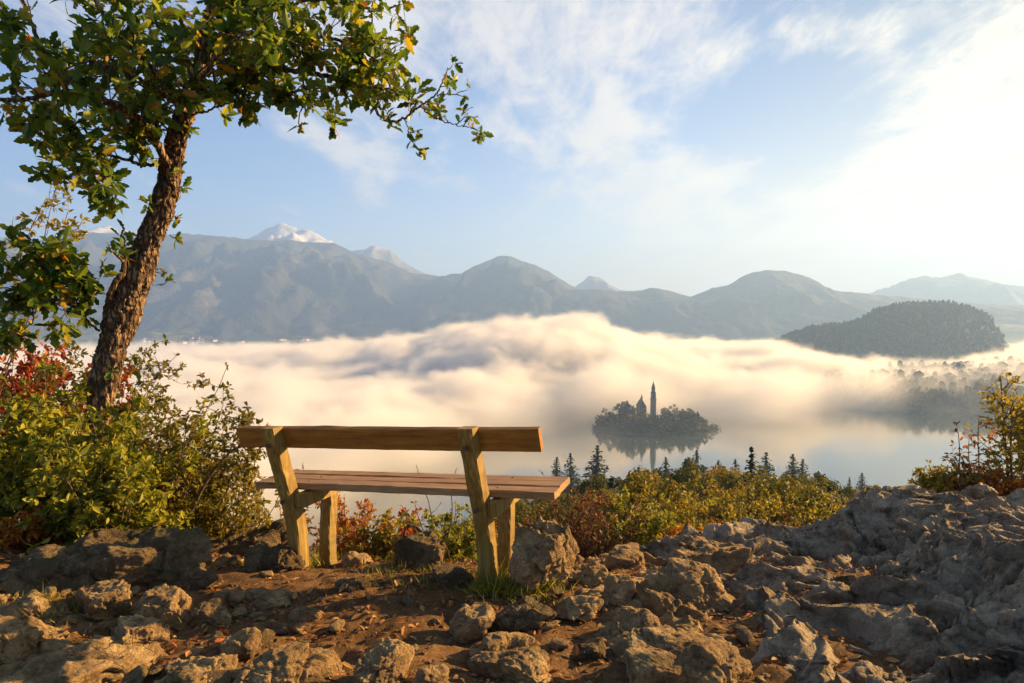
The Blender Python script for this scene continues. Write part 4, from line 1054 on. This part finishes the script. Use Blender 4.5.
def limb(pts, r0, r1, nt_, tl=.38, depth=1, per=2, kids=3, ros=6, start=.12, lf=LF):
    c = spline(np.array([tuple(wp(*p)) for p in pts]), 8*len(pts)); c += rng.normal(size=c.shape)*.004
    rr_ = np.linspace(r0, r1, len(c)); pl.wood.tube(c, rr_, 8, cap=False)
    nt_ = max(1, int(nt_*.84)) if nt_ else 0
    for k in range(nt_):
        u = start+(1-start)*((k+rng.rand()*.9)/nt_); i = min(len(c)-2, int(u*(len(c)-1))); d = unit(c[i+1]-c[i])
        side = rng.normal(size=3); side -= d*np.dot(side, d); side = unit(side)
        pl.twig(c[i], d*.45+side*.9+np.array([0, 0, .05]), tl*(.6+.7*rng.rand()), max(.0045, rr_[i]*.42), depth, lf, per, kids=kids, ros=ros)
    pl.twig(c[-1], c[-1]-c[-3], tl*.7, r1, depth, lf, per, kids=kids, ros=ros)
# limbs: pixel, pixel, distance
limb([(168, 165, 4.85), (150, 132, 4.7), (128, 112, 4.55), (98, 98, 4.4), (60, 92, 4.3), (20, 100, 4.2), (-25, 95, 4.1)], .030, .010, 13, .34)
limb([(98, 98, 4.4), (62, 75, 4.45), (45, 55, 4.5), (30, 20, 4.6), (12, -30, 4.7)], .022, .009, 12, .32)
limb([(172, 158, 4.9), (148, 165, 4.8), (120, 158, 4.7), (90, 150, 4.6), (60, 140, 4.5)], .016, .005, 10, .26, start=.3)
limb([(120, 160, 4.7), (100, 172, 4.6), (75, 170, 4.5)], .009, .004, 5, .2)
limb([(185, 118, 4.85), (165, 85, 4.7), (140, 55, 4.6), (110, 25, 4.5), (85, -20, 4.4)], .026, .01, 14, .36)
limb([(195, 90, 4.85), (185, 50, 5.1), (165, 15, 5.3), (150, -35, 5.5)], .024, .01, 13, .38)
limb([(192, 98, 4.85), (215, 92, 4.8), (240, 78, 4.75), (262, 62, 4.7), (290, 70, 4.65), (325, 76, 4.6), (352, 84, 4.6)], .030, .014, 15, .30)
limb([(352, 84, 4.6), (370, 102, 4.6), (386, 120, 4.6), (402, 119, 4.6), (414, 111, 4.6), (428, 101, 4.6), (437, 93, 4.6), (443, 80, 4.6), (448, 68, 4.6)], .011, .0035, 8, .10, depth=0, per=1, ros=5, start=.1, lf=.07)
limb([(420, 106, 4.6), (432, 116, 4.62), (446, 122, 4.65), (462, 126, 4.65), (474, 128, 4.65)], .005, .0028, 7, .09, depth=0, per=1, ros=6, start=.3, lf=.068)
limb([(437, 95, 4.6), (452, 94, 4.58), (464, 91, 4.55)], .004, .0025, 2, .05, depth=0, per=0, ros=3, start=.5, lf=.055)
limb([(405, 119, 4.6), (409, 132, 4.6), (416, 148, 4.62)], .004, .0025, 4, .07, depth=0, per=1, ros=5, start=.4, lf=.06)
limb([(240, 78, 4.75), (262, 88, 4.7), (290, 92, 4.7), (318, 88, 4.7), (340, 95, 4.65)], .014, .005, 9, .22)
limb([(262, 62, 4.7), (285, 45, 4.7), (320, 38, 4.75), (355, 45, 4.8), (380, 65, 4.8), (392, 90, 4.8)], .018, .006, 15, .27)
limb([(202, 60, 4.8), (228, 35, 4.9), (262, 15, 5.0), (300, 2, 5.1), (345, 0, 5.2), (372, 12, 5.2)], .022, .007, 17, .30)
limb([(205, 45, 4.8), (225, 5, 4.7), (250, -30, 4.6), (285, -60, 4.6), (340, -70, 4.6)], .02, .008, 13, .34)
limb([(190, 105, 4.85), (200, 85, 4.5), (215, 60, 4.2), (235, 40, 4.0), (262, 30, 3.9)], .016, .006, 10, .28)
limb([(188, 112, 4.85), (170, 100, 4.5), (150, 85, 4.3), (120, 70, 4.1), (90, 60, 4.0)], .018, .006, 11, .30)
limb([(200, 80, 4.85), (205, 60, 5.2), (225, 50, 5.6), (260, 55, 5.9)], .016, .006, 9, .34)
limb([(195, 95, 4.85), (175, 80, 5.3), (140, 70, 5.6), (90, 65, 5.8)], .018, .006, 9, .34)
limb([(186, 115, 4.85), (205, 112, 4.8), (222, 105, 4.75), (245, 100, 4.7), (262, 104, 4.7)], .009, .004, 7, .17)
limb([(176, 140, 4.85), (160, 122, 4.75), (140, 112, 4.7)], .009, .004, 4, .16)
# small sprays on the trunk
for px, py, d, L in ((174, 172, (1, -.3, .25), .09), (168, 190, (.9, -.4, -.2), .11), (160, 205, (-.9, -.4, .3), .08), (167, 222, (.9, -.5, .1), .10), (170, 235, (.8, -.6, -.4), .10), (137, 262, (-.9, -.5, .35), .13), (155, 272, (.9, -.4, .2), .10), (160, 285, (.8, -.5, -.3), .10), (168, 145, (-.8, -.6, .1), .12), (164, 158, (-.7, -.7, -.2), .1), (122, 365, (.9, -.4, .2), .12), (116, 375, (.2, -.9, .2), .10), (170, 110, (-.4, -.8, -.1), .12), (180, 98, (0, -1, 0), .15), (178, 128, (.8, -.4, 0), .07)):
    pl.twig(wp(px, py, TY-.10), d, L, .004, 0, .07, 1, ros=6)
# the stub and low limb on the left side of the trunk
limb([(112, 330, 4.9), (110, 305, 4.82), (112, 288, 4.78), (124, 272, 4.8)], .026, .020, 0)
limb([(100, 330, 4.9), (92, 325, 4.8), (80, 312, 4.7), (62, 302, 4.6), (40, 300, 4.55), (15, 290, 4.5), (-15, 285, 4.5)], .009, .004, 10, .20, per=3)
limb([(62, 302, 4.6), (50, 280, 4.6), (30, 262, 4.6), (5, 262, 4.6)], .006, .003, 6, .16, per=3)
limb([(80, 312, 4.7), (95, 290, 4.7), (88, 270, 4.7), (70, 262, 4.7)], .006, .003, 5, .15, per=3)
limb([(40, 300, 4.55), (30, 325, 4.6), (10, 335, 4.6)], .005, .003, 5, .18, per=3)
for mbx in (pl.wood,): mbx.v = [a-np.array(base) for a in mbx.v]
pl.C = [c-np.array(base) for c in pl.C]
pl.finish(oak, M_oak_bark, M_oak_leaf, OAK, 'branch', 'crown')
print('oak leaves', len(pl.C))

# ------------------------------------------------------------------ shrubs near the bench
TOPS = {1: 398, 2: 362, 3: 380, 4: 425, 5: 338, 6: 330, 7: 335, 8: 505, 9: 352, 11: 425, 12: 470, 13: 470, 14: 500, 21: 497, 22: 500, 23: 497, 24: 515, 25: 535, 26: 452, 27: 448, 28: 510, 31: 468, 32: 495, 33: 490, 34: 452, 35: 450, 36: 480, 37: 512, 38: 480, 39: 484, 40: 512, 41: 482, 42: 480, 43: 476, 51: 362, 52: 396, 53: 392, 54: 475, 55: 376, 56: 478}     # picture row that each crown reaches, at its own distance
def shrub(label, px, py, Y, H, spread, stems, lf, mat, prof=OVAL, seed=0, depth=1, per=3, kids=3, ros=5, lean=(0, 0), up=.05, tl=.3, start=.15, cat='bush', name='shrub', wood=M_twig, r0=.007, ntw=9, z=None, wob=.12):
    rng = np.random.RandomState(seed); b = W(px, py, Y); x, y = b.x, b.y; zb = zg(x, y) if z is None else z
    if seed in TOPS: H = (zpx(TOPS[seed], y)-zb)*.93; spread = spread*(1.0 if H < 1 else 1.15)
    root = empty(name, (x, y, zb-.03)); tag(root, label, cat); p = Plant(rng)
    for s in range(stems):
        a = rng.rand()*6.283; t_ = rng.rand()**.6*spread
        d = np.array([math.cos(a)*t_+lean[0], math.sin(a)*t_+lean[1], H]); L = np.linalg.norm(d)*(.5+.6*rng.rand()**.7)
        p0 = np.array([math.cos(a)*spread*.15, math.sin(a)*spread*.15, -.02])
        pts = wander(p0, d, L, 9, rng, wob, up); p.wood.tube(pts, np.linspace(r0, r0*.35, 10), 5, cap=False)
        for k in range(ntw):
            u = start+(1-start)*rng.rand(); i = min(8, int(u*9)); dd = unit(pts[i+1]-pts[i]); side = rng.normal(size=3); side[2] *= .5
            p.twig(pts[i], dd*.5+unit(side)*.8, tl*(1.1-.6*u)*(.6+.8*rng.rand()), r0*.4, depth, lf, per, kids=kids, ros=ros, up=.02)
        p.rosette(pts[-1], pts[-1]-pts[-2], ros, lf)
    p.finish(root, wood, mat, prof)
    return root
S = shrub
# left thicket
S('big leaved green bush in front of the oak trunk with bright lit leaves', 118, 562, 4.45, .82, .48, 13, .056, M_bush_green, seed=1, tl=.30, per=6, ros=7, start=.05)
S('tall dense green bush filling the left edge below the red maple', 20, 560, 4.7, 1.0, .65, 15, .056, M_bush_green, seed=2, tl=.34, ntw=12, per=6, ros=7, start=.05)
S('dense olive bush with tiny leaves right of the oak trunk', 165, 545, 5.4, 1.05, .60, 17, .042, M_bush_olive, SMALL, seed=3, tl=.34, per=7, ros=8, ntw=14, start=.03)
S('yellowish fine leaved bush behind the left dark boulders', 210, 540, 5.7, .72, .50, 15, .038, M_bush_yellow, SMALL, seed=4, tl=.28, per=7, ros=7, ntw=13, start=.03)
S('red topped maple bush at the left picture edge', 18, 500, 6.3, 1.50, .75, 12, .075, M_bush_red, seed=5, tl=.36, start=.68, ntw=8, z=-.9+.3)
S('tall yellow green bush behind the red maple bush', -10, 500, 6.8, 1.55, .9, 14, .06, M_bush_olive, seed=6, tl=.4, z=-.8)
S('olive bush behind the trunk foot rising above the fog line', 70, 500, 6.4, 1.35, .65, 15, .05, M_bush_olive, seed=7, tl=.36, per=4, z=-.9+.25)
S('low orange undergrowth bush at the left edge above the dark shelf', 22, 566, 4.45, .26, .4, 12, .045, M_bush_orange, seed=8, tl=.16)
S('thin sapling spray with flat sparse leaves reaching over the fog by the bench', 158, 520, 5.3, 1.18, .06, 2, .045, M_bush_olive, seed=9, lean=(.22, 0), tl=.34, depth=1, kids=3, per=5, ros=4, start=.6, ntw=10, cat='sapling', name='sapling')
S('leafy shoots of a young tree with yellow leaves entering from the left edge', -30, 420, 5.6, 2.2, .14, 6, .055, M_bush_yellow, seed=10, lean=(.95, 0), tl=.34, start=.66, ntw=8, per=3, ros=3, kids=2, cat='sapling', name='sapling', z=.35)
S('thin yellow stems rising between the olive bush and the yellowish bush', 190, 545, 5.2, .72, .40, 13, .030, M_bush_yellow, SMALL, seed=11, tl=.12, depth=0, per=4, ros=3, ntw=6, cat='bush')
S('small bright green bush at the foot of the oak', 70, 565, 4.7, .42, .4, 10, .06, M_bush_green, seed=12, tl=.2)
S('sparse yellow shrub left of the bench end above the dark humped boulder', 248, 535, 5.5, .58, .35, 11, .032, M_bush_yellow, SMALL, seed=13, tl=.2, per=5, ros=4)
S('dark leafy bush low between the oak foot and the broad boulder', 120, 570, 4.95, .35, .35, 9, .06, M_bush_green, seed=14, tl=.22)
# behind the bench
S('orange red shrub seen between the left pair of bench legs', 345, 560, 5.9, .62, .30, 12, .040, M_bush_orange, seed=21, tl=.2, per=4)
S('crimson leaved shrub under the middle of the bench seat', 400, 560, 6.1, .60, .24, 9, .042, M_bush_red, seed=22, tl=.18, per=3)
S('green and yellow shrub left of the right rear bench leg', 450, 565, 5.8, .52, .26, 11, .042, M_bush_green, seed=23, tl=.18, per=4)
S('pale yellow shrub between the orange red and the crimson shrubs', 372, 562, 5.6, .40, .24, 10, .034, M_bush_yellow, SMALL, seed=24, tl=.14, per=4, ros=4)
S('low olive shrub behind the broken topped boulder', 425, 565, 5.9, .34, .3, 10, .035, M_bush_olive, SMALL, seed=25, tl=.14, per=4)
S('thin dark leaved sprig showing above the seat beside the left bench leg', 305, 560, 5.2, .80, .10, 2, .035, M_bush_brown, seed=26, tl=.10, depth=0, per=2, ros=2, start=.55, ntw=5, cat='sapling', name='sapling')
S('bare thin sprig showing above the seat near the right bench leg', 440, 560, 5.4, .95, .10, 3, .016, M_bush_brown, SMALL, seed=27, tl=.12, depth=0, per=1, ros=1, start=.5, ntw=4, cat='sapling', name='sapling')
S('sparse orange tinged shrub right below the left end of the seat', 285, 560, 5.6, .42, .25, 9, .034, M_bush_orange, SMALL, seed=28, tl=.15, per=3, ros=3)
# right of the bench
S('dark red shrub with bare twigs just right of the bench seat', 590, 560, 5.8, .82, .34, 14, .036, M_bush_brown, seed=31, tl=.22, per=2, ros=3)
S('tangled brown shrub behind the tall craggy boulder', 556, 560, 6.0, .66, .34, 12, .032, M_bush_brown, seed=32, tl=.2, per=2, ros=3)
S('green shrub with yellow tips between the dark red shrub and the cliff edge rock', 640, 565, 6.0, .74, .36, 14, .040, M_bush_green, seed=33, tl=.22, per=3)
S('slender sapling with sparse pale leaves rising above the dark red shrub', 622, 560, 6.4, 1.15, .08, 2, .036, M_bush_olive, SMALL, seed=34, tl=.16, per=2, ros=3, ntw=8, start=.4, depth=0, cat='sapling', name='sapling')
S('bare upright stem left of the slender pale sapling', 571, 560, 6.4, 1.12, .10, 3, .03, M_bush_brown, seed=35, tl=.10, per=1, ros=3, ntw=4, start=.7, depth=0, cat='sapling', name='sapling')
S('golden shrub behind the rounded grey cliff edge rock', 680, 560, 6.6, .86, .46, 16, .040, M_bush_yellow, seed=36, tl=.24, per=3)
S('rusty orange low shrub at the cliff edge left of the outcrop', 705, 556, 6.0, .50, .42, 14, .038, M_bush_orange, seed=37, tl=.18, per=3)
S('olive green shrub above the smooth hump of rock', 740, 548, 7.0, .85, .5, 16, .042, M_bush_olive, seed=38, tl=.25, per=3)
S('bright yellow green shrub left of where the outcrop begins to rise', 785, 540, 7.6, .90, .55, 17, .042, M_bush_yellow, seed=39, tl=.26, per=3)
S('reddish brown low shrub along the crest of the outcrop at its left', 760, 548, 6.1, .40, .4, 12, .034, M_bush_brown, seed=40, tl=.15, per=3)
S('leafy golden shrub half hidden behind the rising outcrop', 830, 530, 8.2, 1.0, .55, 16, .045, M_bush_yellow, seed=41, tl=.28, per=3)
S('mixed green shrub behind the golden shrub at the cliff edge', 715, 545, 8.5, 1.15, .6, 16, .048, M_bush_green, seed=42, tl=.3, per=3)
S('tall olive shrub with loose top behind the green shrub', 655, 545, 8.5, 1.3, .6, 16, .048, M_bush_olive, seed=43, tl=.3, per=3)
# right edge saplings behind the outcrop
S('young tree with dark thin trunk and yellow leaves at the right picture edge', 1012, 520, 5.9, 1.25, .10, 2, .042, M_bush_yellow, seed=51, tl=.34, per=3, ros=3, ntw=20, start=.12, kids=2, r0=.013, cat='sapling', name='sapling', z=-.1, wob=.04)
S('sapling with orange red leaves left of the yellow young tree', 972, 520, 5.8, .90, .10, 2, .040, M_bush_orange, seed=52, tl=.22, per=2, ros=2, ntw=10, start=.1, kids=2, cat='sapling', name='sapling', z=-.1, wob=.06)
S('leaning slender sapling with few dark leaves above the outcrop crest', 958, 520, 5.7, .78, .05, 1, .042, M_bush_brown, seed=53, lean=(-.12, 0), tl=.14, depth=0, per=2, ros=3, ntw=14, start=.1, cat='sapling', name='sapling', z=-.1, wob=.05)
S('orange shrub on the outcrop crest near the right picture edge', 985, 512, 5.9, .30, .30, 8, .042, M_bush_orange, seed=54, tl=.18, per=3, z=-.05)
S('golden leafy shrub cut by the right picture edge', 1040, 512, 6.2, .85, .38, 14, .048, M_bush_yellow, seed=55, tl=.25, per=3, z=-.05)
S('low green gold shrub at the left end of the right hand thicket', 945, 514, 6.0, .30, .24, 9, .036, M_bush_yellow, seed=56, tl=.16, per=3, z=-.02)
# bare leaning branch beside the bench
g_ = W(200, 500, 5.0); br = MB(); o_ = np.array(W(196, 500, 5.05))
c = spline(np.array([tuple(W(a, b, 5.05)) for a, b in ((192, 510), (204, 486), (218, 465), (233, 450), (246, 446))]), 30); br.tube(c-o_, np.linspace(.014, .006, 30), 6)
c = spline(np.array([tuple(W(a, b, 5.05)) for a, b in ((206, 470), (216, 455), (225, 448), (232, 446), (241, 452))]), 16); br.tube(c-o_, np.linspace(.005, .003, 16), 5)
c = spline(np.array([tuple(W(a, b, 5.05)) for a, b in ((238, 448), (246, 436), (249, 424), (247, 414))]), 16); br.tube(c-o_, np.linspace(.005, .002, 16), 5)
o = br.build('bare_branch', M_twig); o.location = o_; tag(o, 'bare dark dead branch leaning beside the left end of the backrest', 'branch')
# stick on the broken topped boulder
g_ = G(418, 572); y_ = g_.y+.42; p0 = np.array(W(404, 535, y_)); br = MB()
c = spline(np.array([tuple(W(a, b, y_)) for a, b in ((404, 540), (406, 528), (414, 526), (424, 533), (434, 538), (440, 548))]), 30); br.tube(c-p0, np.linspace(.018, .012, 30)*.6+.004*np.sin(np.arange(30)), 7)
o = br.build('dead_root', M_twig); o.location = p0; tag(o, 'gnarled dead root lying over the broken topped boulder behind the bench', 'root')

# ------------------------------------------------------------------ trees on the slope below
rng = np.random.RandomState(99)
bn = [Kind(broadleaf_tree('broadleaf_tree', np.random.RandomState(160+k), 9, 3.3, 9000, .20, M_aut_leaf, clumps=60)) for k in range(4)]
bk = [Kind(broadleaf_tree('broadleaf_tree', np.random.RandomState(60+k), 12, 4.3, 2600, .62, M_aut_leaf, clumps=34)) for k in range(5)]
ck = [Kind(conifer_tree('conifer', np.random.RandomState(70+k), 16, 2.9, 1.35, whorls=26)) for k in range(3)]
def slope_z(x, y): return zg(x, y) if y < 7 else float(zground(x, y, False)[0])-.3
# conifers that stand out, each by the place of its tip
for px, py, Y, H, lab in ((768, 457, 230, 17, 'dark pointed conifer standing alone against the lake above the golden trees'),
        (795, 459, 250, 18, 'tallest conifer left of the outcrop crest, its tip against the bright water'),
        (805, 464, 262, 15, 'smaller conifer close to the right side of the tallest conifer'),
        (698, 455, 260, 18, 'slim conifer with its tip under the right tip of the island'),
        (690, 462, 255, 15, 'shorter conifer joined to the left of the slim conifer below the island'),
        (667, 462, 250, 16, 'hazy conifer below the middle of the island'),
        (598, 450, 215, 18, 'misty conifer above the dark red shrub right of the bench'),
        (571, 458, 300, 18, 'pale foggy conifer right above the end of the bench seat'),
        (557, 462, 330, 17, 'faint conifer almost lost in fog beside the bench seat end'),
        (640, 472, 150, 13, 'small dark conifer among golden trees right of the misty conifer'),
        (737, 464, 262, 14, 'green conifer halfway between the slim and the lone dark conifer'),
        (865, 478, 240, 14, 'little conifer tip showing above the outcrop left of the right thicket'),
        (646, 492, 42, 9, 'dark young conifer amid the shrubs right of the dark red shrub'), (662, 497, 36, 8, 'short dark conifer next to the dark young conifer amid the shrubs'), (612, 482, 55, 11, 'dark green conifer behind the slender pale sapling'),
        (690, 484, 60, 9, 'green conifer rising from the golden trees below the slim conifer'),
        (720, 465, 270, 13, 'tiny conifer tip just right of the slim conifer below the island')):
    x = (px-512)/F*Y; zt = zpx(py, Y); H = max(H, min(30, zt-slope_z(x, Y)+1))
    zt += 4/F*Y; ck[rng.randint(3)].put((x, Y, zt-H), rng.rand()*6, (H/16*1.8, H/16*1.8, H/16), lab, 'tree')
n_ = 0; tries = 0; pl_ = []
while n_ < 230 and tries < 9000:
    tries += 1
    Y = math.exp(rng.uniform(math.log(24), math.log(430))); px = rng.uniform(470, 960); x = (px-512)/F*Y
    if Y > 300 and px < 640: continue
    sp_ = 3.4+Y*.012
    if any((x-a)**2+(Y-b)**2 < sp_**2 for a, b in pl_): continue
    H = rng.uniform(10, 16)*(1 if Y > 45 else .8); z = slope_z(x, Y)
    tl_ = interp([(470, 520), (540, 490), (600, 474), (650, 466), (700, 462), (760, 465), (800, 469), (850, 482), (900, 490), (960, 500)], px)
    tl_ += 42*rng.rand()**1.3
    if z+H > zpx(tl_, Y): H = zpx(tl_, Y)-z
    if H < 4.5: continue
    pl_.append((x, Y)); n_ += 1
    if rng.rand() < .10: ck[rng.randint(3)].put((x, Y, z), rng.rand()*6, H/14, 'conifer standing among golden autumn trees on the slope below the clifftop', 'tree', 'conifers among the slope woods')
    else:
        nr_ = Y < 85; s_ = H/(9 if nr_ else 12); (bn[rng.randint(4)] if nr_ else bk[rng.randint(5)]).put((x, Y, z), rng.rand()*6, (s_*rng.uniform(.9, 1.2), s_*rng.uniform(.9, 1.2), s_), 'round autumn tree in the woods on the slope between clifftop and lake', 'tree', 'autumn trees on the slope')

# ------------------------------------------------------------------ grass and fallen leaves
def grass_tuft(mb, x, y, n, L, rad, rng, z=None):
    C = np.stack([x+rng.normal(size=n)*rad, y+rng.normal(size=n)*rad, np.zeros(n)], 1); C[:, 2] = zground(C[:, 0], C[:, 1])-.005; n = len(C)
    D = rng.normal(size=(n, 3))*.45; D[:, 2] = 1
    blades(mb, C, D, rng.normal(size=(n, 3)), L, [(0, .03), (.5, .028), (1, .0)], rng, 0, .9)
rng = np.random.RandomState(8); mb = MB()
for px, py, n, L, r in ((508, 590, 420, .095, .08), (526, 590, 320, .09, .07), (482, 592, 120, .07, .05), (300, 568, 360, .085, .08), (322, 564, 300, .08, .07), (345, 560, 80, .06, .08), (398, 570, 200, .06, .16), (450, 578, 160, .06, .14), (420, 585, 90, .05, .14), (60, 612, 160, .06, .10), (548, 592, 60, .06, .08), (150, 640, 60, .05, .08), (20, 604, 70, .06, .10), (380, 556, 200, .09, .22), (470, 556, 160, .09, .2), (600, 560, 160, .10, .2), (330, 552, 160, .09, .2), (660, 556, 160, .1, .22)):
    g_ = G(px, py); grass_tuft(mb, g_.x, g_.y, n, L, r, rng)
tag(mb.build('grass', M_grass, smooth=False), 'short yellow green grass around the bench feet and along the path edge', 'grass', kind='stuff')
n = 13000; x = rng.uniform(-3.8, 3.0, n); y = rng.uniform(1.9, 5.4, n)
w_ = fbm(np.stack([x*1.3, y*1.3, x*0], 1), 3); k_ = w_+.45*rng.rand(n) > .02; x, y = x[k_], y[k_]; n = len(x)
mb = MB(); C = np.stack([x, y, zground(x, y)+.006+.01*rng.rand(n)], 1); a = rng.rand(n)*6.283
D = np.stack([np.cos(a), np.sin(a), rng.normal(size=n)*.25], 1); N = np.stack([rng.normal(size=n)*.35, rng.normal(size=n)*.35, np.ones(n)], 1)
blades(mb, C, D, N, .018+.040*rng.rand(n)**2, OVAL, rng, .5, .5)
tag(mb.build('leaf_litter', M_litter, smooth=False), 'brown and orange fallen leaves strewn over the path', 'leaf litter', kind='stuff')
